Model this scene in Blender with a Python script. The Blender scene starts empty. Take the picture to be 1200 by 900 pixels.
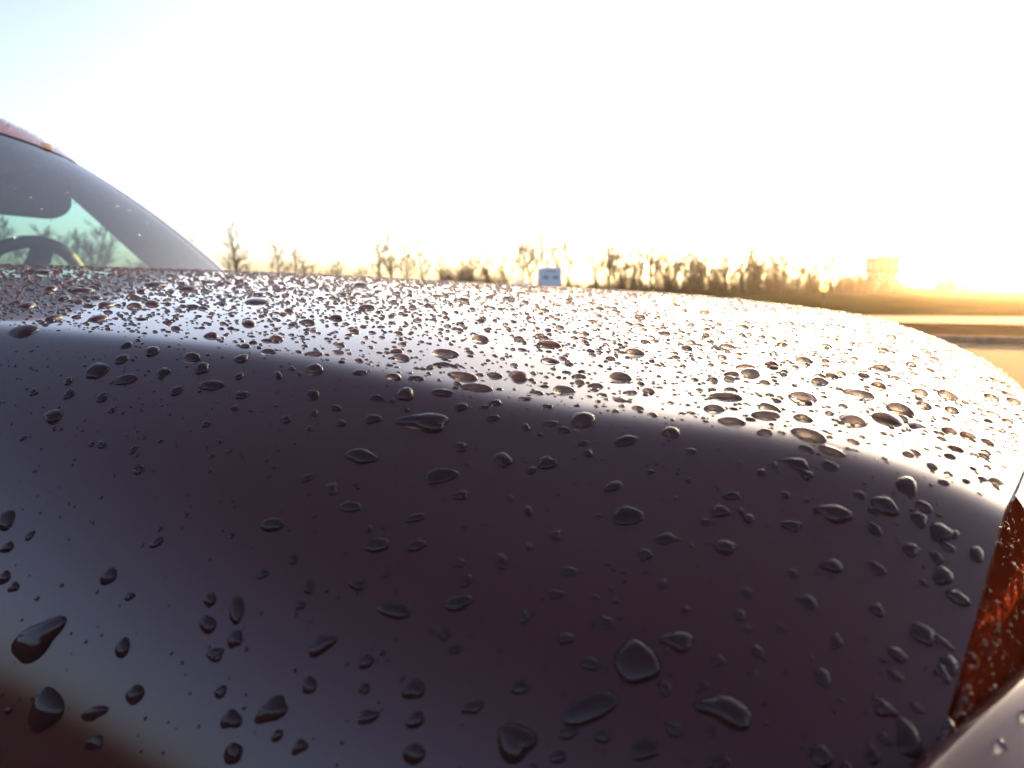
import bpy, bmesh, math, random
import numpy as np
from mathutils import Vector, Matrix

# ============================== camera, world, sun, exposure ==============================
S = bpy.context.scene
COL = S.collection
CZ = 1.0                                     # eye height above the ground
YAW = math.radians(20.0)                     # view turned towards the windscreen
cam = bpy.data.cameras.new('camera'); cam.lens = 28.26; cam.sensor_width = 36.0
cam.clip_start = 0.01; cam.clip_end = 6000
cam.dof.use_dof = True; cam.dof.focus_distance = 0.45; cam.dof.aperture_fstop = 12.5
co = bpy.data.objects.new('camera', cam); COL.objects.link(co)
co.location = (0, 0, CZ); co.rotation_euler = (math.radians(90)-math.atan(112/942), 0, YAW)
S.camera = co

SUN_AZ, SUN_EL = math.radians(12.8), math.radians(3.1)   # azimuth from +Y towards +X
w = bpy.data.worlds.new('World'); S.world = w; w.use_nodes = True
nt = w.node_tree; nt.nodes.clear()
sky = nt.nodes.new('ShaderNodeTexSky'); sky.sky_type = 'NISHITA'; sky.sun_disc = False
sky.sun_elevation = SUN_EL; sky.sun_rotation = SUN_AZ
sky.air_density = 0.34; sky.dust_density = 3.4; sky.ozone_density = 0.6
bg = nt.nodes.new('ShaderNodeBackground'); bg.inputs['Strength'].default_value = 0.15
out = nt.nodes.new('ShaderNodeOutputWorld')
nt.links.new(sky.outputs[0], bg.inputs[0]); nt.links.new(bg.outputs[0], out.inputs[0])

sl = bpy.data.lights.new('sun', 'SUN'); sl.energy = 3.0; sl.angle = math.radians(0.6); sl.color = (1.0, .50, .15)
so = bpy.data.objects.new('sun', sl); COL.objects.link(so)
sd = Vector((math.sin(SUN_AZ)*math.cos(SUN_EL), math.cos(SUN_AZ)*math.cos(SUN_EL), math.sin(SUN_EL)))
so.rotation_euler = sd.to_track_quat('Z', 'Y').to_euler()

S.view_settings.view_transform = 'Standard'; S.view_settings.look = 'None'
S.view_settings.exposure = 2.65; S.view_settings.gamma = 1.0; S.view_settings.use_curve_mapping = False
S.render.engine = 'CYCLES'
S.cycles.use_denoising = True
S.cycles.max_bounces = 10; S.cycles.transmission_bounces = 8; S.cycles.transparent_max_bounces = 16
S.cycles.volume_bounces = 0

# ============================== helpers ==============================
random.seed(7); RNG = np.random.default_rng(11)

def tag(o, label=None, cat=None, group=None, kind=None):
    if label: o['label'] = label
    if cat: o['category'] = cat
    if group: o['group'] = group
    if kind: o['kind'] = kind
    return o

def mesh_obj(name, V, F, mat, parent=None, smooth=False):
    me = bpy.data.meshes.new(name); me.from_pydata([tuple(map(float, v)) for v in V], [], [tuple(map(int, f)) for f in F]); me.update()
    if mat: me.materials.append(mat)
    if smooth: me.shade_smooth()
    o = bpy.data.objects.new(name, me); COL.objects.link(o)
    if parent: o.parent = parent
    return o

def empty(name, loc=(0, 0, 0), rz=0):
    o = bpy.data.objects.new(name, None); COL.objects.link(o); o.empty_display_size = .1
    o.location = loc; o.rotation_euler = (0, 0, rz); return o

class MB:
    def __init__(s): s.v = []; s.f = []
    def add(s, V, F):
        n = len(s.v); s.v += [tuple(p) for p in V]; s.f += [tuple(i+n for i in q) for q in F]; return s
    def box(s, x0, x1, y0, y1, z0, z1):
        V = [(x, y, z) for z in (z0, z1) for y in (y0, y1) for x in (x0, x1)]
        return s.add(V, [(0, 2, 3, 1), (4, 5, 7, 6), (0, 1, 5, 4), (2, 6, 7, 3), (0, 4, 6, 2), (1, 3, 7, 5)])
    def tube(s, P, R, n=6, cap=True):
        P = [Vector(p) for p in P]; V = []; F = []
        up = Vector((0.31, 0.17, .93))
        for i, p in enumerate(P):
            d = (P[min(i+1, len(P)-1)]-P[max(i-1, 0)]).normalized()
            a = d.cross(up)
            if a.length < 1e-3: a = d.cross(Vector((1, 0, 0)))
            a.normalize(); b = d.cross(a); r = R[i] if hasattr(R, '__len__') else R
            for k in range(n):
                t = 2*math.pi*k/n; V.append(p+(a*math.cos(t)+b*math.sin(t))*r)
        for i in range(len(P)-1):
            for k in range(n):
                F.append((i*n+k, i*n+(k+1) % n, (i+1)*n+(k+1) % n, (i+1)*n+k))
        if cap:
            F.append(tuple(range(n))); F.append(tuple(reversed(range((len(P)-1)*n, len(P)*n))))
        return s.add(V, F)
    def lathe(s, prof, axis, c, n=32, closed=True):     # prof: (radius, along-axis)
        V = []; F = []; m = len(prof)
        for k in range(n):
            t = 2*math.pi*k/n
            for r, h in prof:
                q = (r*math.cos(t), h, r*math.sin(t)) if axis == 'y' else (r*math.cos(t), r*math.sin(t), h)
                V.append((c[0]+q[0], c[1]+q[1], c[2]+q[2]))
        for k in range(n):
            for i in range(m-(0 if closed else 1)):
                j = (i+1) % m; k2 = (k+1) % n
                F.append((k*m+i, k*m+j, k2*m+j, k2*m+i))
        return s.add(V, F)
    def build(s, name, mat, parent=None, smooth=False):
        return mesh_obj(name, s.v, s.f, mat, parent, smooth)

def grid(P):                                   # P[i][j] -> verts, quads
    n, m = len(P), len(P[0])
    V = [tuple(p) for row in P for p in row]
    F = [(i*m+j, (i+1)*m+j, (i+1)*m+j+1, i*m+j+1) for i in range(n-1) for j in range(m-1)]
    return V, F

def shell(o, th, offset=-1):
    md = o.modifiers.new('thickness', 'SOLIDIFY'); md.thickness = th; md.offset = offset; return o
def bevel(o, wd, seg=2):
    md = o.modifiers.new('bevel', 'BEVEL'); md.width = wd; md.segments = seg; md.limit_method = 'ANGLE'; return o

def mat(name, base, rough=.6, metal=0., noise=None, coat=0., coat_rough=.03, bump=0., spec=.5, trans=0., ior=1.5, scale=30., base2=None):
    m = bpy.data.materials.new(name); m.use_nodes = True; t = m.node_tree; p = t.nodes['Principled BSDF']
    p.inputs['Base Color'].default_value = (*base, 1); p.inputs['Roughness'].default_value = rough
    p.inputs['Metallic'].default_value = metal; p.inputs['Coat Weight'].default_value = coat
    p.inputs['Coat Roughness'].default_value = coat_rough; p.inputs['Specular IOR Level'].default_value = spec
    p.inputs['Transmission Weight'].default_value = trans; p.inputs['IOR'].default_value = ior
    if base2 or bump:
        tc = t.nodes.new('ShaderNodeTexCoord'); nz = t.nodes.new('ShaderNodeTexNoise')
        nz.inputs['Scale'].default_value = scale; nz.inputs['Detail'].default_value = 6
        t.links.new(tc.outputs['Object'], nz.inputs['Vector'])
        if base2:
            r = t.nodes.new('ShaderNodeValToRGB'); r.color_ramp.elements[0].position = .35; r.color_ramp.elements[1].position = .65
            r.color_ramp.elements[0].color = (*base, 1); r.color_ramp.elements[1].color = (*base2, 1)
            t.links.new(nz.outputs['Fac'], r.inputs[0]); t.links.new(r.outputs[0], p.inputs['Base Color'])
        if bump:
            b = t.nodes.new('ShaderNodeBump'); b.inputs['Strength'].default_value = bump; b.inputs['Distance'].default_value = .01
            t.links.new(nz.outputs['Fac'], b.inputs['Height']); t.links.new(b.outputs[0], p.inputs['Normal'])
    return m

# ---- materials ----
def paint_mat():
    m = mat('car_paint', (.070, .0085, .0065), rough=.48, metal=.25, coat=1., coat_rough=.035, spec=.15)
    t = m.node_tree; p = t.nodes['Principled BSDF']
    tc = t.nodes.new('ShaderNodeTexCoord')
    nz = t.nodes.new('ShaderNodeTexNoise'); nz.inputs['Scale'].default_value = 2600; nz.inputs['Detail'].default_value = 1
    t.links.new(tc.outputs['Object'], nz.inputs['Vector'])
    b = t.nodes.new('ShaderNodeBump'); b.inputs['Strength'].default_value = .10; b.inputs['Distance'].default_value = .0004
    t.links.new(nz.outputs['Fac'], b.inputs['Height']); t.links.new(b.outputs[0], p.inputs['Normal'])
    p.inputs['Coat IOR'].default_value = 1.45
    # faint road film in the clear coat
    n2 = t.nodes.new('ShaderNodeTexNoise'); n2.inputs['Scale'].default_value = 38; n2.inputs['Detail'].default_value = 8
    t.links.new(tc.outputs['Object'], n2.inputs['Vector'])
    mr = t.nodes.new('ShaderNodeMapRange'); mr.inputs[1].default_value = .3; mr.inputs[2].default_value = .75
    mr.inputs[3].default_value = .02; mr.inputs[4].default_value = .07
    t.links.new(n2.outputs['Fac'], mr.inputs[0]); t.links.new(mr.outputs[0], p.inputs['Coat Roughness'])
    return m
PAINT = paint_mat()
def water_mat():
    m = mat('rain_water', (1, 1, 1), rough=.0, trans=1., ior=1.333); return m
WATER = water_mat()
WETPAINT = mat('paint_under_water', (.060, .015, .012), rough=.5, metal=.2, spec=.05)
def glass_mat(name, tint, ior=1.5):
    m = bpy.data.materials.new(name); m.use_nodes = True; t = m.node_tree; t.nodes.clear()
    o = t.nodes.new('ShaderNodeOutputMaterial'); mx = t.nodes.new('ShaderNodeMixShader')
    tr = t.nodes.new('ShaderNodeBsdfTransparent'); tr.inputs[0].default_value = (*tint, 1)
    gl = t.nodes.new('ShaderNodeBsdfGlossy'); gl.inputs['Roughness'].default_value = .01
    fr = t.nodes.new('ShaderNodeFresnel'); ge = t.nodes.new('ShaderNodeNewGeometry'); mi = t.nodes.new('ShaderNodeMapRange')
    mi.inputs[3].default_value = ior; mi.inputs[4].default_value = 1/ior
    t.links.new(ge.outputs['Backfacing'], mi.inputs[0]); t.links.new(mi.outputs[0], fr.inputs['IOR'])      # the pane looks alike from both sides
    t.links.new(fr.outputs[0], mx.inputs[0]); t.links.new(tr.outputs[0], mx.inputs[1]); t.links.new(gl.outputs[0], mx.inputs[2])
    t.links.new(mx.outputs[0], o.inputs[0]); return m
SCREEN = glass_mat('windscreen_glass', (.84, .91, .92), 2.3)
def shade_band(m, z0, z1, dark):               # darker blue strip along the top of the screen
    t = m.node_tree; tr = [n for n in t.nodes if n.type == 'BSDF_TRANSPARENT'][0]; light = tuple(tr.inputs[0].default_value)
    tc = t.nodes.new('ShaderNodeTexCoord'); sx = t.nodes.new('ShaderNodeSeparateXYZ'); mr = t.nodes.new('ShaderNodeMapRange')
    mr.inputs[1].default_value = z0; mr.inputs[2].default_value = z1; rp = t.nodes.new('ShaderNodeValToRGB')
    rp.color_ramp.elements[0].color = light; rp.color_ramp.elements[1].color = (*dark, 1)
    t.links.new(tc.outputs['Object'], sx.inputs[0]); t.links.new(sx.outputs['Z'], mr.inputs[0]); t.links.new(mr.outputs[0], rp.inputs[0]); t.links.new(rp.outputs[0], tr.inputs[0])
shade_band(SCREEN, CZ+.20, CZ+.29, (.16, .22, .32))
TINTED = glass_mat('tinted_glass', (.50, .80, .66), 1.3)
CLEAR = glass_mat('clear_lens', (.95, .9, .85), 1.3)
def amber_mat():
    m = bpy.data.materials.new('amber_lens'); m.use_nodes = True; t = m.node_tree; p = t.nodes['Principled BSDF']
    p.inputs['Base Color'].default_value = (.20, .03, .010, 1); p.inputs['Roughness'].default_value = .4; p.inputs['Specular IOR Level'].default_value = 0.0
    tl = t.nodes.new('ShaderNodeBsdfTranslucent'); tl.inputs[0].default_value = (.92, .15, .025, 1)
    mx = t.nodes.new('ShaderNodeMixShader'); mx.inputs[0].default_value = .6
    t.links.new(p.outputs[0], mx.inputs[1]); t.links.new(tl.outputs[0], mx.inputs[2])
    t.links.new(mx.outputs[0], t.nodes['Material Output'].inputs[0]); return m
AMBER = amber_mat()
BLACKP = mat('black_plastic', (.018, .018, .02), rough=.55, bump=.15, scale=400)
TRIM = mat('interior_trim', (.085, .082, .08), rough=.75, base2=(.10, .095, .09), scale=60)
VISORM = mat('visor_cloth', (.085, .082, .08), rough=.85, base2=(.10, .095, .09), scale=80)
LEATHER = mat('wheel_leather', (.03, .028, .028), rough=.5, bump=.2, scale=300)
SEATM = mat('seat_cloth', (.06, .058, .06), rough=.9, base2=(.08, .078, .08), scale=90)
RUBBER = mat('tyre_rubber', (.02, .02, .021), rough=.85, bump=.3, scale=120)
ALLOY = mat('alloy', (.55, .55, .56), rough=.3, metal=1.)
CHROME = mat('chrome', (.7, .7, .7), rough=.12, metal=1.)
BARK = mat('bark', (.034, .024, .017), rough=.95, base2=(.055, .04, .028), scale=3, spec=.1)
TWIG = mat('twig_bark', (.04, .026, .016), rough=.95, base2=(.06, .04, .025), scale=2, spec=.1)
SCRUB = mat('dry_scrub', (.06, .032, .016), rough=.95, base2=(.10, .06, .03), scale=.6, spec=.1)

# ---- bonnet shape: height (relative to CZ) of the skin as a function of plan position ----
YC = 0.98                                   # car centre line
_T = np.linspace(0, 1.0, 4001)
def _slope(t):
    s = 0.072*np.minimum(t, .7)/.66
    s = s + 0.44/(1+np.exp(-(t-.670)/.0042))
    return s
_DROP = np.concatenate([[0], np.cumsum((_slope(_T[1:])+_slope(_T[:-1]))/2*(_T[1]-_T[0]))])
_CX = np.array([-1.45, -1.25, -1.0, -.7, -.345, -.16, -.036, .08, .16, .30])
_CZ = np.array([.040, .038, .032, .021, .003, -.007, -.018, -.035, -.052, -.10])
def _smooth_profile():
    xs = np.linspace(-1.45, .30, 1200); zs = np.interp(xs, _CX, _CZ)
    k = np.hanning(151); k /= k.sum()
    zp = np.concatenate([np.full(75, zs[0])+np.arange(-75, 0)*(zs[1]-zs[0]), zs, zs[-1]+np.arange(1, 76)*(zs[-1]-zs[-2])])
    return xs, np.convolve(zp, k, 'valid')
_PX, _PZ = _smooth_profile()
def nose_x(y):                              # plan line of the bonnet's front edge
    t = np.abs(y-YC)
    return .1735-.145*(t/.78)**2
def zh(x, y):
    x = np.asarray(x, float); y = np.asarray(y, float)
    t = np.abs(y-YC)
    tt = t - .035*np.clip((-x-.1)/1.2, 0, 1)          # crease swings out a little towards the windscreen
    tt = np.maximum(tt, 0)
    z = np.interp(x, _PX, _PZ) - np.interp(tt, _T, _DROP) - .0105*np.exp(-((x+.085)/.11)**2)*(np.minimum(t, .72)/.67)**2
    tb = .826-.27*.45*np.tanh(.03*np.log1p(np.exp(np.clip(-x/.03, -30, 30)))/.45)                  # lower flank turns under, sooner towards the door
    v = (tt-tb)/.018; z = z - 3.0*.018*np.where(v > 20, v, np.log1p(np.exp(np.minimum(v, 20))))
    q = np.maximum(0, x-(nose_x(y)-.13))/.13
    return z - .016*q**2.6
def nrm(x, y, e=2e-4):
    z = zh(np.array([x+e, x-e, x, x]), np.array([y, y, y+e, y-e]))
    n = np.array([-(z[0]-z[1])/(2*e), -(z[2]-z[3])/(2*e), 1.0]); return n/np.linalg.norm(n)

# ============================== the wet car ==============================
CAR = empty('parked_car', (-1.9, YC, 0))
tag(CAR, 'wet dark maroon car seen close across its bonnet towards the windscreen', 'car')
OFF = Vector((-1.9, YC, 0))
def cpart(name, V, F, m, parent=None, smooth=True):
    # V given in world x, y and height relative to the eye; stored relative to the car
    base = OFF
    V = [(v[0]-base.x, v[1]-base.y, v[2]+CZ) for v in V]
    return mesh_obj(name, V, F, m, parent or CAR, smooth)
def cmb(name, mb, m, parent=None, smooth=False): return cpart(name, mb.v, mb.f, m, parent, smooth)
def mirror(V): return [(v[0], 2*YC-v[1], v[2]) for v in V]
def flip(F): return [tuple(reversed(f)) for f in F]

# --- bonnet: one clamshell skin, flanks and nose included ---
TE = .885
def cowl_x(y): return -1.175-.115*(abs(y-YC)/.7)**2
ts = np.concatenate([-np.linspace(TE, .55, 120), np.linspace(-.545, .50, 60), np.linspace(.505, TE, 60)])
ys = YC+ts
rows = []; hem = []
NA = 170
a = np.linspace(0, 1, NA)**.85
for y in ys:
    x0, x1 = cowl_x(y), float(nose_x(y))
    xs = x0+(x1-x0)*a
    zs = zh(xs, np.full_like(xs, y))
    row = [(x, y, z) for x, z in zip(xs, zs)]
    x, yy, z = row[-1]; hem.append([(x, y, z), (x+.0003, y, z-.0035), (x-.02, y, z-.006)])
    rows.append(row)
V, F = grid(rows); V2, F2 = grid(hem); n0 = len(V)
cpart('bonnet', V+V2, F+[tuple(i+n0 for i in f) for f in F2], PAINT)
# washer nozzles and wiper cowl
mb = MB()
rows = []
for y in np.linspace(YC-.74, YC+.74, 41):
    x = cowl_x(y); z = float(zh(x, min(max(y, YC-.6), YC+.6)))
    rows.append([(x-.004, y, z-.02), (x-.06, y, z-.028), (x-.11, y, z-.012)])
V, F = grid(rows); cpart('cowl_panel', V, F, BLACKP)

# --- windscreen ---
def screen_pt(u, v):                          # u across -1..1, v up 0..1
    t0, t1 = .70*u, .545*u
    x0 = cowl_x(YC+t0)-.045; x1 = -1.60-.085*u*u
    z0 = .012-.004*u*u; z1 = .334-.020*u*u-.012*u**4
    y = YC+t0+(t1-t0)*v
    bow = 4*v*(1-v)
    return (x0+(x1-x0)*v+.010*bow, y, z0+(z1-z0)*v+.012*bow)
rows = [[screen_pt(u, v) for v in np.linspace(0, 1, 25)] for u in np.linspace(-1, 1, 61)]
V, F = grid(rows); cpart('windscreen', V, F, SCREEN)
# --- roof ---
def roof_pt(u, s):                            # s 0 front .. 1 rear
    x1, y1, z1 = screen_pt(u, 1)
    L = 1.45
    x = x1-L*s+.0
    rise = .090*(1-(1-min(s/.11, 1))**2)+.012*min(s/.4, 1)-.05*max(0, s-.55)**2*4
    y = YC+(y1-YC)*(1.0+.05*min(s/.4, 1))
    return (x, y, z1+.003+rise*(1-.35*u*u))
rows = [[roof_pt(u, s) for s in np.linspace(0, 1, 40)] for u in np.linspace(-1, 1, 51)]
V, F = grid(rows); cpart('roof', V, F, PAINT)
rows = [[(p[0], p[1]*.97+YC*.03, p[2]-.022) for p in (roof_pt(u, s) for s in np.linspace(.012, .99, 12))] for u in np.linspace(-1, 1, 21)]
V, F = grid(rows); cpart('headliner', V, F, VISORM)
# --- front pillars (outer skin) and inner trim ---
for sgn, nm in ((1, 'far'), (-1, 'near')):
    vs = np.linspace(0, 1, 25); rows = []
    for v in vs:
        p = Vector(screen_pt(1, v)); q = Vector(screen_pt(.97, v))
        d = (p-q).normalized()
        back = Vector((-1, .10, 0))
        w_ = .075-.02*v
        rows.append([q+Vector((0, 0, .0008)), p+d*.004+Vector((0, 0, .001)), p+d*.012+Vector((-.02, 0, -.004)), p+d*.020+back*w_*.6, p+d*.022+back*w_, p+d*.004+back*w_*.9])
    V, F = grid(rows)
    if sgn < 0: V, F = mirror(V), flip(F)
    cpart('windscreen_pillar', V, F, PAINT)
    # inner trim from the screen edge back to the front edge of the door window
    rows = []
    for v in vs:
        p = Vector(screen_pt(.93, v)); e = Vector((-1.60-.27*v, 1.700-.145*v, .02+.30*v))
        m1 = p.lerp(e, .5)+Vector((-.01, -.03+.012*v, 0))
        rows.append([p+Vector((-.008, 0, -.004)), p.lerp(m1, .6)+Vector((0, -.008, 0)), m1, m1.lerp(e, .6)+Vector((0, -.008, 0)), e])
    V, F = grid(rows)
    if sgn < 0: V, F = mirror(V), flip(F)
    shell(cpart('pillar_trim', V, F, TRIM), .01)
    # door window (tinted) with frame
    rows = [[(-1.55-.27*(z-.02)/.30*1.02+f*(-2.52+1.55+.27*(z-.02)/.30*1.02), 1.715-.145*max(0, min(1, (z-.02)/.30)), z) for z in np.linspace(-.02, .335, 10)] for f in np.linspace(0, 1, 6)]
    V, F = grid(rows)
    if sgn < 0: V, F = mirror(V), flip(F)
    cpart('door_window', V, F, TINTED)
    rows = [[(x, 1.715-.145*max(0, min(1, (z-.02)/.30)), z) for z in np.linspace(-.02, .335, 10)] for x in (-2.58, -2.8, -3.05, -3.25)]
    V, F = grid(rows)
    if sgn < 0: V, F = mirror(V), flip(F)
    cpart('rear_door_window', V, F, TINTED)
    for (x0, x1, nmz) in ((-2.58, -2.52, 'centre_pillar'), (-3.5, -3.25, 'rear_pillar')):
        rows = [[(x, 1.722-.145*max(0, min(1, (z-.02)/.30)), z) for z in np.linspace(-.03, .36, 8)] for x in (x0, x1)]
        V, F = grid(rows)
        if sgn < 0: V, F = mirror(V), flip(F)
        shell(cpart(nmz, V, F, PAINT if 'rear' in nmz else BLACKP), .03)
    rows = []
    for s in np.linspace(0, 1, 20):
        a_ = Vector(roof_pt(.985, s)); rows.append([a_, a_+Vector((0, .022, -.012)), a_+Vector((0, .03, -.04)), a_+Vector((0, -.01, -.055))])
    V, F = grid(rows)
    if sgn < 0: V, F = mirror(V), flip(F)
    cpart('roof_rail', V, F, PAINT)
# rear window and boot
rows = []
for u in np.linspace(-1, 1, 21):
    p = Vector(roof_pt(u, 1)); rows.append([p, p+Vector((-.25, .02*u, -.13)), p+Vector((-.52, .06*u, -.30))])
V, F = grid(rows); cpart('rear_window', V, F, TINTED)
rows = []
for u in np.linspace(-1, 1, 31):
    p = Vector(roof_pt(u, 1))+Vector((-.52, .06*u, -.30))
    y2 = YC+u*.80
    rows.append([p, Vector((p.x-.05, YC+u*.72, p.z-.03)), Vector((-4.0+.1*u*u, y2, .0-.04*u*u)), Vector((-4.12+.14*u*u, y2, -.06)), Vector((-4.16+.16*u*u, y2, -.4))])
V, F = grid(rows); cpart('boot_lid', V, F, PAINT)

# --- body sides ---
SILL = -.76
def belt_z(x):                                # top edge of the side skin
    if x > -1.30: return float(zh(x, YC-TE))-.004
    return -.02-.01*math.sin((x+1.3)*1.2)
def arch(x):
    b = SILL
    for cx in (-.62, -3.25):
        d = abs(x-cx)
        if d < .385: b = max(b, -.68+math.sqrt(max(0, .385**2-d*d)))
    return b
def side_y(x, f):                             # f 0 top .. 1 bottom
    wmax = .905-.10*max(0, (-x-3.3)/.85)**2-.07*max(0, (x+.35)/.35)**2
    if x > -1.30: top = TE+.004
    else: top = .80
    k = 1-(1-min(f/.33, 1))**2
    return YC-(top+(wmax-top)*k-.045*max(0, f-.45)**1.6)
def side(name, xa, xb, m=PAINT, n=40):
    obs = []
    rows = []
    for x in np.linspace(xa, xb, n):
        zt = belt_z(x); zb = arch(x); full = zt-SILL
        r = []
        for z in zt+(zb-zt)*np.linspace(0, 1, 18)**1.0:
            f = (zt-z)/full
            yy = side_y(x, f)
            if x > -1.3 and x < -1.0:
                pass
            r.append((x, yy, z))
        yb = r[-1][1]; r.append((x, yb+.03, r[-1][2]+.002))
        rows.append(r)
    V, F = grid(rows)
    for s in (-1, 1):
        vv, ff = (V, F) if s < 0 else (mirror(V), flip(F))
        obs.append(cpart(name, vv, ff, m))
    return obs
side('fender', -1.297, -.035, n=60)
doors = side('door', -2.55, -1.303, n=30)
rdoors = side('rear_door', -3.40, -2.556, n=30)
side('rear_quarter', -4.10, -3.406, n=40)
for dd, x in ((doors, -2.40), (rdoors, -3.28)):
    for o, s in zip(dd, (-1, 1)):
        mb = MB(); y = side_y(x, .2); y = y-.028 if s < 0 else 2*YC-y+.028
        mb.tube([(x-.02, y+.02*(-s), -.19), (x, y, -.19), (x+.17, y, -.185), (x+.19, y+.02*(-s), -.185)], .011, 8)
        cmb('handle', mb, PAINT, o, True)
for s in (-1, 1):                             # door mirrors stand out behind the pillars
    c = Vector((-1.66, YC+s*.93, .085)); V = []; n, m_ = 14, 20
    for i in range(n+1):
        for j in range(m_):
            a_, b_ = math.pi*i/n, 2*math.pi*j/m_
            V.append((c.x+.055*math.cos(a_)*(1 if math.cos(a_) > 0 else .35), c.y+.105*math.sin(a_)*math.copysign(abs(math.cos(b_))**.7, math.cos(b_)), c.z+.062*math.sin(a_)*math.copysign(abs(math.sin(b_))**.7, math.sin(b_))))
    F = [(i*m_+j, i*m_+(j+1) % m_, (i+1)*m_+(j+1) % m_, (i+1)*m_+j) for i in range(n) for j in range(m_)]
    if s < 0:
        mo = cpart('door_mirror', V, F, PAINT)
        mb = MB(); mb.tube([(c.x, c.y-s*.05, c.z-.03), (c.x, YC+s*.76, .02)], [.018, .026], 8); cmb('mirror_arm', mb, BLACKP, mo, True)

# --- nose: headlights, corner lens, bumper, grille ---
LIP = [(-.030, .105, -.185), (.000, .150, -.138), (.0177, .1794, -.1185), (.0319, .206, -.1150), (.0651, .2645, -.1126), (.108, .3457, -.1192), (.20, .47, -.145), (.265, .62, -.165), (.30, .80, -.18), (.31, YC, -.185)]
def lip(s):
    n = len(LIP)-1; i = min(int(s*n), n-1); f = s*n-i
    P = [Vector(LIP[min(max(k, 0), n)]) for k in (i-1, i, i+1, i+2)]
    return .5*((2*P[1])+(-P[0]+P[2])*f+(2*P[0]-5*P[1]+4*P[2]-P[3])*f*f+(-P[0]+3*P[1]-3*P[2]+P[3])*f**3)
def hedge(y):
    y = max(y, YC-TE+.005); x = float(nose_x(y)); return Vector((x-.0012, y, float(zh(x, y))-.0045))
def nose_rows(sa, sb, n, k=10):
    rows = []
    for s in np.linspace(sa, sb, n):
        L = lip(s)+Vector((-.003, .004, -.006)); H = hedge(L.y+.035*(1-s))
        rows.append([H.lerp(L, f)+Vector((.0025, -.0012, .001))*math.sin(math.pi*f) for f in np.linspace(0, 1, k)])
    return rows
lamps = []
for s in (-1, 1):
    V, F = grid(nose_rows(0.0, .54, 40)); 
    if s > 0: V, F = mirror(V), flip(F)
    L = cpart('headlight', V, F, AMBER); lamps.append(L)
    V, F = grid(nose_rows(.543, .83, 24))
    if s > 0: V, F = mirror(V), flip(F)
    cpart('clear_lens', V, F, CLEAR, L)
    mb = MB(); c = (.13, .56 if s < 0 else 2*YC-.56, -.135)
    mb.lathe([(.0, -.05), (.03, -.045), (.048, -.01), (.05, 0), (.047, 0), (.03, -.04), (.0, -.046)], 'y', c, 24, False)
    cmb('reflector', mb, CHROME, L, True)
rows = nose_rows(.835, 1.0, 14); V, F = grid(rows); V2, F2 = mirror(V), flip(F); n0 = len(V)
cpart('grille', V+V2, F+[tuple(i+n0 for i in f) for f in F2], BLACKP)
rows = []
for s in np.linspace(0, 1, 70):
    p = lip(s); q = lip(min(s+.01, 1)); q0 = lip(max(s-.01, 0)); d = (q-q0).normalized()
    o_ = d.cross(Vector((0, 0, 1))).normalized()
    down = Vector((0, 0, -1))
    fade = min(1, (s+.15)/.35)
    sec = [(-.010, .012), (-.004, .003), (0, 0), (.003, -.0004), (.006, .0012), (.02, .010), (.05, .030), (.08, .060), (.10, .11), (.105, .2), (.11, .32), (.09, .45), (.05, .55)]
    rows.append([p+o_*(a_*(.55+.45*fade))+down*b_ for a_, b_ in sec])
V, F = grid(rows); V2, F2 = mirror(V), flip(F); n0 = len(V)
BUMPER = cpart('bumper', V+V2, F+[tuple(i+n0 for i in f) for f in F2], PAINT)

# --- wheels ---
for cx in (-.62, -3.25):
    for s in (-1, 1):
        y = YC+s*.79
        wh = empty('wheel'); wh.parent = CAR; wh.location = (cx-OFF.x, y-OFF.y, -.68+CZ)
        def wpart(nm, mb, m): 
            o = mesh_obj(nm, mb.v, mb.f, m, wh, True); return o
        mb = MB(); mb.lathe([(.21, -.10), (.27, -.11), (.31, -.095), (.32, -.06), (.32, .06), (.31, .095), (.27, .11), (.21, .10)], 'y', (0, 0, 0), 48); wpart('tyre', mb, RUBBER)
        mb = MB(); mb.lathe([(.21, -.09), (.215, .09), (.205, .085), (.195, -.05), (.198, -.085)], 'y', (0, 0, 0), 40)
        for k in range(5):
            t = 2*math.pi*k/5; mb.tube([(.03*math.cos(t), s*.05, .03*math.sin(t)), (.2*math.cos(t), s*.07, .2*math.sin(t))], [.035, .022], 8)
        mb.lathe([(0, s*.075), (.045, s*.07), (.05, s*.03), (0, s*.03)], 'y', (0, 0, 0), 20, False); wpart('rim', mb, ALLOY)
        mb = MB()
mb = MB(); mb.box(-4.0, .05, .3, 1.66, -.8, -.74); cmb('underbody', mb, BLACKP)
mb = MB(); mb.box(-1.18, -.02, .34, 1.62, -.74, -.30); cmb('engine_bay', mb, BLACKP)

# --- cabin ---
rows = []
for y in np.linspace(YC-.68, YC+.68, 25):
    u = (y-YC)/.68
    x0 = cowl_x(y)-.05
    rows.append([(x0, y, .004), (x0-.2, y, -.005), (x0-.36, y, -.02+.02*math.exp(-((y-1.38)/.16)**2)), (x0-.42, y, -.05), (x0-.42, y, -.35)])
V, F = grid(rows); cpart('dashboard', V, F, TRIM)
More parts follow.
